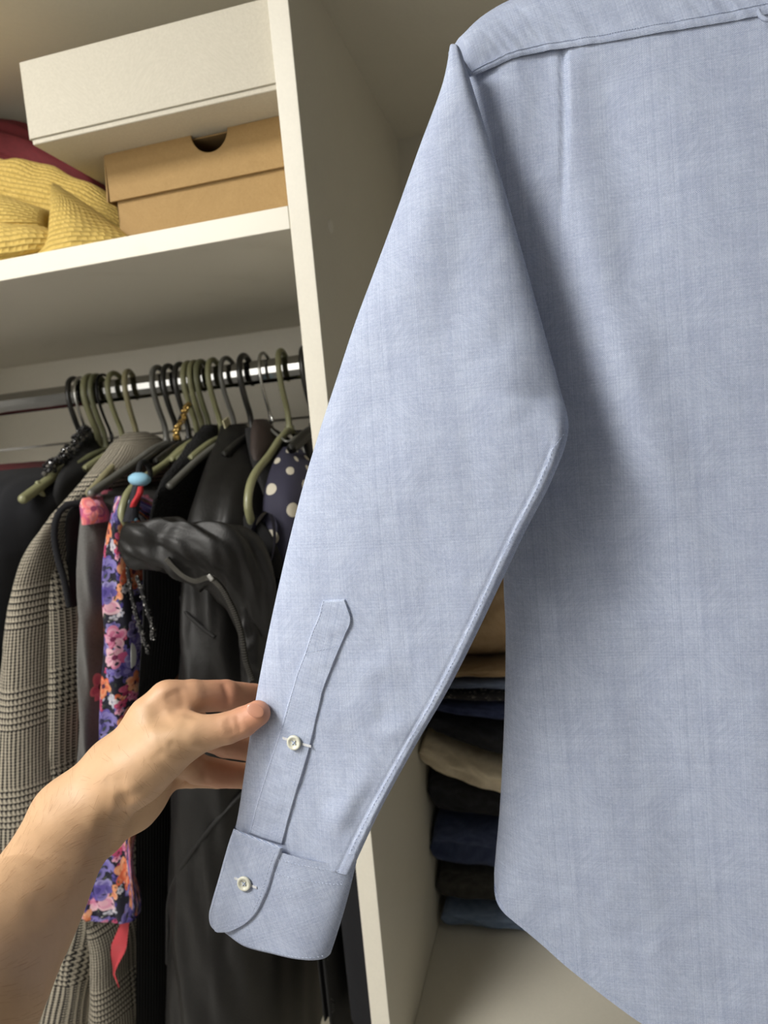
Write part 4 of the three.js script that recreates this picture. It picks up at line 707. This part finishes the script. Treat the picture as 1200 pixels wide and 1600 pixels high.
{
  const t = thing('black_cardigan', 'black knit cardigan with a folded collar between blazer and grey flowered shirt', 'cardigan');
  part('body', drape([[-0.7099,-0.6755,1.4456,-0.17,-0.4],[-0.7055,-0.6789,1.4235,-0.12,-0.46],[-0.7094,-0.6726,1.4076,-0.085,-0.48],[-0.7111,-0.6874,1.3877,-0.075,-0.5],[-0.7095,-0.6943,1.3553,-0.072,-0.5],[-0.7065,-0.7,1.3085,-0.07,-0.5],[-0.709,-0.7047,1.2605,-0.072,-0.5]], { amp: 0.003, id: 36 }), M.black, t);
  part('collar', capTube([[-0.6803,1.4125,-0.085],[-0.6921,1.4109,-0.072],[-0.7013,1.3978,-0.062],[-0.7075,1.3718,-0.058],[-0.7073,1.3392,-0.058],[-0.7033,1.3058,-0.06],[-0.7055,1.2667,-0.066]], 0.0048, 60, 10), M.navyDark, t);
}
{
  const t = thing('grey_floral_shirt', 'heather grey jersey shirt with scattered pink flowers', 'shirt');
  part('body', drape([[-0.7256,-0.6951,1.4396,-0.19,-0.38],[-0.701,-0.6701,1.423,-0.12,-0.44],[-0.6847,-0.6475,1.4032,-0.075,-0.47],[-0.6866,-0.6393,1.3731,-0.062,-0.5],[-0.6919,-0.6413,1.328,-0.057,-0.5],[-0.7008,-0.6561,1.2543,-0.055,-0.5],[-0.7124,-0.6735,1.1598,-0.055,-0.5],[-0.7212,-0.6873,1.0825,-0.055,-0.5],[-0.7328,-0.7017,1.0086,-0.055,-0.5]], { amp: 0.003, id: 41, fy: 2.5, fz: 30, n: 3.4, extra: (q) => { q[2] += 0.0022 * sin(q[0] * 330 + 0.6 * sin(q[1] * 14)); return q; } }), M.greyKnit, t);
  part('strap', drape([[-0.6681,-0.6461,1.4199,-0.068,-0.1],[-0.6625,-0.6326,1.4098,-0.052,-0.09],[-0.6576,-0.6269,1.396,-0.043,-0.09],[-0.6575,-0.6298,1.3836,-0.043,-0.09]], { n: 2, amp: 0.004, fz: 40, fy: 20, id: 43 }), std({ roughness: 0.85, map: drawn(256, (g, n) => { g.fillStyle = '#b4687c'; g.fillRect(0, 0, n, n); for (let k = 0; k < 26; k++) petals(g, rnd() * n, rnd() * n, 40, 5, ['#d87a6c', '#c05a74', '#e0a39c', '#8e4a72', '#c98a9e'], '#7a3050'); }, 7) }), t, 'pink flower printed strap');
}
{
  const t = thing('floral_dress', 'dark navy dress printed with purple, coral and pink flowers', 'dress');
  part('body', drape([[-0.6203,-0.6058,1.4174,-0.08,-0.12],[-0.6186,-0.5962,1.4025,-0.06,-0.16],[-0.6228,-0.5856,1.3763,-0.045,-0.25],[-0.6339,-0.5825,1.3326,-0.04,-0.36],[-0.6472,-0.5853,1.2663,-0.036,-0.5],[-0.6616,-0.5948,1.1758,-0.034,-0.5],[-0.6764,-0.6065,1.0836,-0.032,-0.3],[-0.7022,-0.6254,0.941,-0.03,-0.062],[-0.7298,-0.6406,0.8234,-0.028,-0.06],[-0.739,-0.646,0.8025,-0.03,-0.06]], { amp: 0.003, id: 51, fy: 2.2, fz: 25, n: 3.4, nv: 150, extra: (q) => { q[2] += 0.004 * sin(q[0] * 210 + 1.2 + 0.8 * sin(q[1] * 9)); return q; } }), M.floral, t);
  part('hem', drape([[-0.7345,-0.6439,0.8099,-0.0285,-0.06],[-0.7362,-0.6455,0.8014,-0.029,-0.06]], { amp: 0, nv: 6, id: 51, n: 3.4 }), M.floral, t);
  const w = thing('white_garment', 'sliver of white fabric showing between the floral dress and black garment', 'garment');
  part('body', drape([[-0.603,-0.5989,1.2285,-0.056,-0.2],[-0.6086,-0.5993,1.197,-0.053,-0.2],[-0.615,-0.6046,1.1598,-0.053,-0.2],[-0.6168,-0.6126,1.1324,-0.056,-0.2]], { amp: 0.001, n: 2, id: 52 }), std({ color: 0xc9ccc8, roughness: 0.9 }), w);
  const rb = thing('red_ribbon', 'narrow red ribbon hanging below the floral dress hem', 'ribbon');
  part('ribbon_tape', grid(14, 60, (a, b) => { const rows = [[-0.6734,0.8053,-0.048],[-0.6597,0.805,-0.05],[-0.674,0.7916,-0.046],[-0.6614,0.7912,-0.048],[-0.6842,0.7719,-0.044],[-0.6654,0.7734,-0.047],[-0.6927,0.7564,-0.042],[-0.6698,0.7535,-0.046],[-0.696,0.7418,-0.042],[-0.6738,0.7437,-0.045],[-0.6968,0.7185,-0.043],[-0.6895,0.7205,-0.044],[-0.6983,0.7081,-0.043],[-0.6957,0.7086,-0.044],[-0.6912,0.6864,-0.044],[-0.6902,0.6875,-0.044]], n = 7, f = b * n, i = min(n - 1, floor(f)), u = f - i, L = [0, 1, 2].map((k) => lerp(rows[2 * i][k], rows[2 * i + 2][k], u)), R = [0, 1, 2].map((k) => lerp(rows[2 * i + 1][k], rows[2 * i + 3][k], u)); return [lerp(L[0], R[0], a), lerp(L[1], R[1], a), lerp(L[2], R[2], a) + 0.002 * sin(a * PI) * sin(b * 7), a, b]; }), phy({ color: 0xb3303a, roughness: 0.5, sheen: 0.5, sheenColor: new THREE.Color(1, 0.6, 0.6) }), rb);
}
{
  const t = thing('printed_scarf', 'pale blue, red and black scarf knotted through the rounded olive hanger end', 'scarf');
  part('blue_knot', (() => { const g = new THREE.DodecahedronGeometry(0.016, 1); g.scale(1.0, 0.62, 0.8); g.rotateZ(-0.15); const p = [-0.5605,1.4392,-0.06]; g.translate(...p); return g; })(), std({ color: 0x86b4cc, roughness: 0.7 }), t, 'pale blue knot');
  part('wrap', (() => { const g = new THREE.TorusGeometry(0.0135, 0.004, 10, 30); g.rotateY(PI / 2); g.rotateX(0.4); g.translate(...[-0.5608,1.449,-0.075]); return g; })(), M.black, t);
  part('tail', drape([[-0.5694,-0.5556,1.4371,-0.055,-0.07],[-0.5715,-0.5567,1.427,-0.05,-0.066],[-0.5747,-0.5589,1.4135,-0.046,-0.062],[-0.5815,-0.5618,1.3982,-0.044,-0.06],[-0.5896,-0.5658,1.3836,-0.044,-0.06]], { n: 2, amp: 0.002, id: 61 }), std({ roughness: 0.8, map: drawn(256, (g, n) => { g.fillStyle = '#15161f'; g.fillRect(0, 0, n, n); for (let k = 0; k < 40; k++) { g.fillStyle = ['#86b4cc', '#101018', '#b9c8d2', '#23283c'][k % 4]; g.beginPath(); g.ellipse(rnd() * n, rnd() * n, 20 * rnd() + 8, 9, rnd() * 3, 0, 7); g.fill(); } }, 12) }), t, 'black tail with pale blue print');
  part('red_tail', drape([[-0.5565,-0.5506,1.43,-0.046,-0.054],[-0.5592,-0.5504,1.42,-0.042,-0.052],[-0.5663,-0.5575,1.4093,-0.04,-0.05],[-0.5706,-0.5627,1.4025,-0.042,-0.05]], { n: 2, amp: 0.001, id: 62 }), std({ color: 0xb3262c, roughness: 0.75 }), t, 'red tail');
}
{
  const t = thing('sequin_strap', 'gold and black sequined strap hooked over a black hanger', 'strap');
  part('band', tube([[-0.5798,1.5512,-0.255],[-0.585,1.5433,-0.25],[-0.5965,1.5277,-0.25],[-0.6057,1.5119,-0.252],[-0.6161,1.4959,-0.258]], 0.0045, 40, 8), M.black, t);
  stuffPart('sequins', beads([[-0.5808,1.549,-0.25],[-0.5868,1.535,-0.245],[-0.597,1.5194,-0.245],[-0.6099,1.4975,-0.25]], 0.008, 90, 0.0028), M.gold, t);
}
{
  const t = thing('fleece_cardigan', 'black bouclé cardigan behind the slim grey hanger arm', 'cardigan');
  part('body', drape([[-0.5738,-0.5506,1.5162,-0.27,-0.31],[-0.578,-0.5508,1.4955,-0.235,-0.34],[-0.5767,-0.544,1.468,-0.18,-0.39],[-0.5769,-0.5474,1.4411,-0.135,-0.43],[-0.5785,-0.5517,1.4153,-0.105,-0.46],[-0.5819,-0.5593,1.3821,-0.09,-0.5],[-0.5837,-0.5673,1.3461,-0.085,-0.5]], { amp: 0.006, id: 71, fine: 0.003 }), M.fur, t);
}
{
  const t = thing('beaded_black_dress', 'black ribbed dress with two sparkling bead trims beside the floral dress', 'dress');
  part('body', drape([[-0.6131,-0.596,1.3759,-0.12,-0.4],[-0.5931,-0.5695,1.3518,-0.08,-0.5],[-0.5917,-0.5653,1.3036,-0.066,-0.5],[-0.5943,-0.5689,1.25,-0.06,-0.5],[-0.6035,-0.588,1.1766,-0.058,-0.5],[-0.6168,-0.6106,1.0734,-0.056,-0.5],[-0.6504,-0.6482,0.8282,-0.054,-0.5],[-0.6954,-0.6931,0.512,-0.054,-0.5]], { amp: 0.003, id: 73, n: 2.2 }), M.blackRib, t);
  for (const [pts, n] of [[[[-0.5912,1.3206,-0.052],[-0.5865,1.29,-0.046],[-0.5811,1.2541,-0.044],[-0.5746,1.2221,-0.044],[-0.5711,1.1986,-0.046]], 260], [[[-0.5769,1.3049,-0.05],[-0.567,1.2853,-0.043],[-0.5612,1.2584,-0.042],[-0.5583,1.2308,-0.044],[-0.5623,1.2185,-0.046]], 170]]) { const tr = part('trim', capTube(pts, 0.0028, 50, 8), M.black, t); stuffPart('beading', beads(pts, 0.0056, n, 0.001), M.sparkle, tr); }
}
{ // the large black jacket
  const rows = [[-0.5437,-0.5049,1.5125,-0.27,-0.31],[-0.5417,-0.4801,1.4844,-0.225,-0.36],[-0.5397,-0.4536,1.453,-0.17,-0.41],[-0.538,-0.4281,1.4175,-0.115,-0.45],[-0.5423,-0.4122,1.3816,-0.08,-0.47],[-0.5524,-0.4046,1.3441,-0.062,-0.5],[-0.5527,-0.4018,1.2974,-0.052,-0.5],[-0.5613,-0.401,1.2337,-0.042,-0.5],[-0.5733,-0.4026,1.1647,-0.036,-0.5],[-0.5901,-0.4082,1.0772,-0.03,-0.5],[-0.6127,-0.4196,0.9499,-0.027,-0.5],[-0.6319,-0.4296,0.8376,-0.025,-0.5],[-0.6512,-0.4429,0.7207,-0.025,-0.5],[-0.6726,-0.4595,0.579,-0.026,-0.5],[-0.6927,-0.4748,0.4518,-0.028,-0.5]];
  const t = thing('black_jacket', 'large satin black padded jacket with a twisted zipped collar', 'jacket');
  const big = [[0.0, 1.0]];
  const extra = (q, u, v, dx, dz) => { const fr = max(0, dz), y = q[1]; q[2] += fr * (0.011 * noise(q[0] * 26 + y * 5, y * 2.2, 81) + 0.006 * noise(q[0] * 50 - y * 6, y * 7, 82) - 0.012 * gauss(q[0] + 0.43 - (y - 1.05) * 0.28, 0.01) * sstep(0.7, 0.8, y) * sstep(1.28, 1.12, y)); return q; };
  part('body', drape(rows, { amp: 0.008, id: 80, fy: 2, n: 2.5, nu: 140, nv: 220, extra }), M.jacket, t);
  const fz = frontZ(rows, 2.5), on = (pts, lift = 0.004) => pts.map((p) => [p[0], p[1], fz(p[0], p[1]) + lift]);
  part('seam', tube(on([[-0.5278,1.2694,-0.04],[-0.5074,1.2545,-0.04],[-0.4854,1.2388,-0.04],[-0.4639,1.2206,-0.04]]), 0.0028, 40, 8), M.jacket, t);
  part('seam', tube(on([[-0.4389,1.0082,-0.03],[-0.4803,0.9729,-0.03],[-0.5256,0.9243,-0.03],[-0.5651,0.8746,-0.03],[-0.5944,0.8243,-0.03],[-0.6124,0.7689,-0.03],[-0.625,0.7082,-0.03]], 0.002), 0.0034, 60, 8), M.jacket, t);
  // the collar, pulled round into a twisted roll that points left
  const path = [[-0.4059,1.2207,-0.05],[-0.4057,1.2762,-0.036],[-0.4153,1.3147,-0.024],[-0.4348,1.3346,-0.012],[-0.4623,1.3473,-0.004],[-0.4956,1.3548,0],[-0.5282,1.3568,0.001],[-0.5515,1.3553,-0.001],[-0.5664,1.3531,-0.004]], rad = [0.022, 0.034, 0.044, 0.042, 0.038, 0.036, 0.031, 0.022, 0.005];
  const cv = new Poly(path);
  part('collar', grid(110, 150, (u, v) => {
    const p = cv.getPoint(v), tg = cv.getTangent(v), up = new THREE.Vector3(0, 0, 1), sd = new THREE.Vector3().crossVectors(tg, up).normalize(), r = spline(rad.map((k) => [k]), v)[0], th = u * 2 * PI, tw = th + v * 2.2;
    const f = 1 + 0.42 * noise(cos(tw) * 1.5, sin(tw) * 1.5, v * 5 + 90) + 0.12 * pow(abs(sin(tw * 1.5 + v * 5)), 3) - 0.24 * gauss(v - 0.56 - 0.06 * sin(th), 0.035) - 0.1 * gauss(sin(th * 1 + v * 6), 0.16) + 0.07 * noise(cos(tw) * 4, sin(tw) * 4, v * 11);
    const a = r * f * cos(th), b = r * 0.62 * f * sin(th);
    return [p.x + sd.x * a, p.y + sd.y * a, p.z + sd.z * a + b, u * 0.2, v * 0.35];
  }, true), M.jacket, t);
  part('sleeve', drape([[-0.4376,-0.4007,1.3426,-0.05,-0.11],[-0.4256,-0.3895,1.2988,-0.03,-0.1],[-0.4264,-0.3868,1.2457,-0.022,-0.1],[-0.4298,-0.39,1.1953,-0.02,-0.1],[-0.4343,-0.3961,1.1438,-0.02,-0.1],[-0.4451,-0.4081,1.0642,-0.022,-0.1]], { amp: 0.01, id: 87, fy: 12, fz: 30, n: 2.1, extra: (q, u, v, dx, dz) => { q[2] += max(0, dz) * 0.008 * noise(q[0] * 60, q[1] * 40, 88); return q; } }), M.jacket, t);
  const zp = [[-0.4782,1.3402,0.026],[-0.4681,1.3266,0.025],[-0.4588,1.3159,0.022],[-0.4449,1.3092,0.02],[-0.428,1.3121,0.018],[-0.4173,1.3,0.013],[-0.4104,1.2778,0.006],[-0.4058,1.2532,0],[-0.404,1.2254,-0.004],[-0.4032,1.1955,-0.006],[-0.3971,1.1727,-0.006]];
  const zip = part('zip_tape', tube(zp, 0.0032, 90, 8), M.jacketMatte, t);
  const zc = new Poly(zp), teeth = [];
  for (let k = 0; k < 84; k++) { const v = (k + 0.5) / 84, p = zc.getPoint(v), tg = zc.getTangent(v), g = new THREE.BoxGeometry(0.0013, 0.0062, 0.003); g.rotateZ(Math.atan2(tg.y, tg.x)); g.translate(p.x, p.y, p.z + 0.003); teeth.push(g); }
  stuffPart('zip_teeth', merge(teeth), std({ color: 0x53514c, metalness: 0.85, roughness: 0.35 }), zip);
  part('zip_slider', (() => { const g = new RoundedBoxGeometry(0.006, 0.009, 0.004, 2, 0.0012); g.rotateZ(0.6); g.translate(...[-0.4241,1.313,0.0235]); return g; })(), M.wire, zip);
}
{
  const t = thing('brown_collar_coat', 'black coat with a dark brown collar on the thick black hook', 'coat');
  part('body', drape([...[[-0.4914,-0.4562,1.5032,-0.25,-0.31],[-0.4797,-0.4349,1.4796,-0.215,-0.35],[-0.4572,-0.4262,1.4402,-0.18,-0.4]], [-0.425, -0.402, 1.40, -0.14, -0.45], [-0.408, -0.393, 1.34, -0.13, -0.47], [-0.407, -0.393, 1.2, -0.12, -0.47], [-0.407, -0.394, 0.9, -0.12, -0.47], [-0.407, -0.394, 0.6, -0.12, -0.47]], { amp: 0.001, id: 91 }), M.black, t);
  part('collar', drape([[-0.4745,-0.4612,1.5159,-0.255,-0.3],[-0.4728,-0.4449,1.4976,-0.228,-0.3],[-0.4673,-0.4316,1.4693,-0.2,-0.3],[-0.4569,-0.4299,1.445,-0.185,-0.3],[-0.4482,-0.4378,1.4288,-0.18,-0.3]], { n: 2.1, amp: 0.003, id: 92 }), std({ color: 0x2a1f1a, roughness: 0.7 }), t, 'dark brown collar');
}
{
  const t = thing('black_satin_blouse', 'black satin blouse on a wire hanger behind the polka dot blouse', 'blouse');
  part('body', drape([...[[-0.4125,-0.3973,1.4925,-0.27,-0.31],[-0.3921,-0.3773,1.4725,-0.245,-0.35],[-0.3754,-0.361,1.4419,-0.22,-0.4]], [-0.345, -0.325, 1.40, -0.2, -0.45], [-0.331, -0.318, 1.3, -0.19, -0.46], [-0.331, -0.318, 1.1, -0.19, -0.46]], { amp: 0.002, id: 94 }), phy({ color: 0x0d0d0e, roughness: 0.35, clearcoat: 0.2 }), t);
  part('strap', tube([[-0.4516,1.5012,-0.27],[-0.4212,1.484,-0.235],[-0.4033,1.4745,-0.225],[-0.3914,1.4811,-0.24],[-0.3849,1.4626,-0.24],[-0.3771,1.4225,-0.23]], 0.002, 50, 8), M.greyPlastic, t);
}
{
  const rows = [...[[-0.4147,-0.4001,1.467,-0.22,-0.33],[-0.4143,-0.3735,1.4482,-0.165,-0.38],[-0.4106,-0.3499,1.4257,-0.115,-0.43],[-0.4118,-0.3361,1.3976,-0.085,-0.46],[-0.4142,-0.3316,1.3663,-0.076,-0.5],[-0.4084,-0.3314,1.3361,-0.074,-0.5],[-0.3958,-0.3333,1.3009,-0.074,-0.5]], [-0.385, -0.336, 1.25, -0.076, -0.46], [-0.37, -0.336, 1.17, -0.076, -0.46], [-0.368, -0.337, 1.085, -0.076, -0.46]];
  const t = thing('polka_dot_blouse', 'navy blouse with cream polka dots hung over the looped olive hanger', 'blouse');
  part('body', drape(rows, { amp: 0.003, id: 96, n: 3.2, fz: 20 }), M.polka, t);
  part('sleeve_opening', grid(60, 12, (u, v) => { const a = u * 2 * PI, c = [-0.3917,1.3379,-0.07], rx = 0.019 - 0.004 * v, ry = 0.05 - 0.006 * v, x = cos(a) * rx, y = sin(a) * ry; return [c[0] + x * cos(0.5) - y * sin(-0.5) * 0.6, c[1] + y * cos(0.5) - x * sin(0.5), c[2] + 0.012 - 0.02 * v + 0.004 * sin(a * 2), u * 0.14, v * 0.04]; }, true), M.polka, t);
  part('lining', (() => { const g = new THREE.SphereGeometry(1, 32, 20); g.scale(0.0175, 0.05, 0.006); g.rotateZ(0.42); g.translate(...[-0.3942,1.3356,-0.075]); return g; })(), M.black, t, 'black inside of the sleeve');
}
{
  const t = thing('black_dress', 'long black dress in shade between jacket and polka dot blouse', 'dress');
  part('body', drape([[-0.391, -0.389, 1.27, -0.13, -0.42], [-0.391, -0.384, 1.24, -0.115, -0.45], [-0.392, -0.376, 1.16, -0.108, -0.46], [-0.392, -0.377, 1.0, -0.105, -0.46], [-0.392, -0.378, 0.7, -0.105, -0.46], [-0.392, -0.378, 0.5, -0.105, -0.46]], { amp: 0.001, id: 98, n: 3 }), M.black, t);
  const t2 = thing('black_trimmed_coat', 'black coat with a beaded front edge beside the white divider', 'coat');
  part('body', drape([[-0.35, -0.31, 1.07, -0.15, -0.4], [-0.362, -0.298, 1.03, -0.13, -0.46], [-0.37, -0.292, 0.96, -0.12, -0.47], [-0.373, -0.29, 0.85, -0.118, -0.47], [-0.373, -0.29, 0.6, -0.118, -0.47]], { amp: 0.001, id: 99, n: 4 }), M.navyDark, t2);
  const pts = [[-0.3852,0.7297,-0.112],[-0.3857,0.6973,-0.112],[-0.3844,0.6617,-0.112],[-0.3842,0.6259,-0.112],[-0.3855,0.5844,-0.112]]; const tr = part('edge', capTube(pts, 0.003, 40, 8), M.black, t2); stuffPart('beading', beads(pts, 0.006, 110, 0.0014), M.jet, tr);
}


// ------------------------------------------------------------ the stack of folded clothes in the right bay
const denimTex = (r, g, b, k = 1) => tex(256, (x, y, i, j) => { const v = ((i + j) % 4 < 2 ? 7 : -7) * k + 12 * (rnd() - 0.5) + 16 * tn(x, y, 8, r) + 8 * tn(x * 1, y * 0.3, 50, b); return [r + v, g + v, b + v]; }, true, 9);
function folded(label, mat, x0, x1, y0, y1, zf, depth, { id = 1, tilt = 0, groove = 0.006, wob = 0.004, sag = 0, name = 'folded_jeans', cat = 'jeans' } = {}) {
  const t = thing(name, label, cat, [0, 0, 0], 'folded clothes stacked in the right bay');
  const h = (y1 - y0) / 2 - 0.0006, yc = (y0 + y1) / 2, w = x1 - x0;
  part('folded_cloth', grid(64, 90, (u, v) => {
    const ph = 2 * PI * u, e = 2 / 3.2, end = pow(max(0, 1 - pow(abs(2 * v - 1), 26)), 0.5), x = lerp(x0, x1, v);
    let cz = -sign(cos(ph)) * pow(abs(cos(ph)), e), cy = sign(sin(ph)) * pow(abs(sin(ph)), e);
    const fr = max(0, cz), layer = groove * fr * (gauss(cy, 0.16) + 0.6 * gauss(cy - 0.55, 0.1) * (noise(id, x * 3) > -0.2 ? 1 : 0));
    let y = yc + h * cy * end + (Array.isArray(tilt) ? lerp(tilt[0], tilt[1], (cy + 1) / 2) : tilt) * 0.17 * Math.tanh((x - x0) / 0.17) + wob * 0.6 * noise(x * 14, cy * 0.8, id) * (1 - cy * cy) - sag * sin(PI * v);
    const z = zf - depth / 2 + depth / 2 * cz * (0.97 + 0.03 * end) - layer + fr * (wob * 1.6 * noise(x * 20, cy * 2, id + 4) + 0.003 * noise(x * 60, cy * 5, id));
    return [x, y, z, x + u * 0.1, u * (depth + h) * 2];
  }, true), mat, t);
  return t;
}
{
  const X0 = DX1 + 0.004, X1 = 0.10, Z = -0.315, D = 0.24;
  const light = std({ map: denimTex(112, 130, 156), roughness: 0.9 }), charcoal = std({ map: denimTex(56, 54, 50, 0.5), roughness: 0.9 }), mid = std({ map: denimTex(58, 68, 98), roughness: 0.9 }), black = std({ map: denimTex(20, 21, 26, 0.4), roughness: 0.9 });
  const cream = std({ map: denimTex(205, 192, 165, 0.3), roughness: 0.9 }), navy = std({ map: denimTex(38, 47, 78, 0.6), roughness: 0.9 }), grey = std({ map: denimTex(88, 98, 118, 1), roughness: 0.9 }), khaki = std({ map: denimTex(142, 118, 86, 0.4), roughness: 0.9 });
    const Y = [FLY + 0.0012, [-0.2472,0.6602,-0.31][1], [-0.2417,0.7231,-0.31][1], [-0.2342,0.8104,-0.31][1], [-0.2259,0.9064,-0.31][1], [-0.2113,0.9511,-0.31][1], [-0.1973,0.9898,-0.31][1], [-0.1889,1.0259,-0.31][1], [-0.1807,1.0616,-0.31][1]];
  folded('pale blue folded jeans lying at the bottom of the stack', light, X0 + 0.004, X1, Y[0], Y[1], Z + 0.008, D, { id: 2, groove: 0.004 });
  folded('charcoal folded trousers lying on the pale blue jeans', charcoal, X0 - 0.001, X1, Y[1], Y[2] + 0.006, Z, D, { id: 3, name: 'folded_trousers', cat: 'trousers', tilt: [0, -0.02] });
  folded('mid blue folded denim jeans lying on the charcoal trousers', mid, X0 - 0.002, X1, Y[2] + 0.006, Y[3] + 0.006, Z + 0.012, D, { id: 4, groove: 0.012, wob: 0.007, tilt: [-0.02, -0.06] });
  folded('thick black folded garment lying under the cream cloth', black, X0, X1, Y[3] + 0.006, Y[4] + 0.010, Z, D, { id: 5, name: 'folded_sweater', cat: 'sweater', tilt: [-0.06, -0.42], groove: 0.004 });
  const ct = folded('crumpled cream cotton cloth sticking out of the middle of the stack', cream, X0 - 0.002, X1, Y[4] + 0.010, Y[5] + 0.022, Z + 0.03, D, { id: 6, name: 'crumpled_shirt', cat: 'shirt', tilt: [-0.42, -0.5], wob: 0.013, groove: 0.004 });
  folded('black folded garment lying on the cream cloth', black, X0 + 0.006, X1, Y[5] + 0.022, Y[6] + 0.018, Z + 0.005, D, { id: 7, name: 'folded_sweater', cat: 'sweater', tilt: [-0.5, -0.2], groove: 0.003 });
  folded('navy folded trousers lying above the black garment', navy, X0 + 0.01, X1, Y[6] + 0.018, Y[7] + 0.004, Z + 0.008, D, { id: 8, name: 'folded_trousers', cat: 'trousers', tilt: [-0.2, -0.06], groove: 0.003 });
  const lace = folded('dark lace garment with pale flecks under the grey jeans', std({ map: tex(256, (x, y) => { const s = tn(x, y, 26) > 0.42 ? 110 : 0; return [38 + s, 36 + s * 0.95, 38 + s * 0.85]; }, true, 6), roughness: 0.9 }), X0 + 0.016, X1, Y[7] + 0.001, Y[7] + 0.016, Z + 0.004, D, { id: 9, name: 'folded_blouse', cat: 'blouse', wob: 0.004, groove: 0, tilt: [-0.06, -0.03] });
  folded('grey blue folded jeans lying under the khaki trousers', grey, X0 + 0.02, X1, Y[7] + 0.015, Y[8], Z, D, { id: 10, groove: 0.003, tilt: [-0.03, 0] });
  const k = folded('khaki folded trousers lying on top of the stack', khaki, X0 + 0.02, X1, Y[8], Y[8] + 0.02, Z + 0.004, D, { id: 11, name: 'folded_trousers', cat: 'trousers', groove: 0.002 });
  part('upper_fold', grid(60, 60, (u, v) => { const ph = 2 * PI * u, x = lerp(X0 + 0.03, X1 - 0.01, v), e = pow(max(0, 1 - pow(abs(2 * v - 1), 14)), 0.5), c = sin(ph) * e; return [x, Y[8] + 0.095 + 0.076 * c + 0.006 * noise(x * 12, sin(ph) * 2, 3), Z - 0.1 + 0.1 * -cos(ph) * (0.8 + 0.2 * e) - 0.012 * gauss(x + 0.155 - 0.1 * c, 0.012), x, u * 0.5]; }, true), khaki, k);
}


renderer.render(scene, camera);
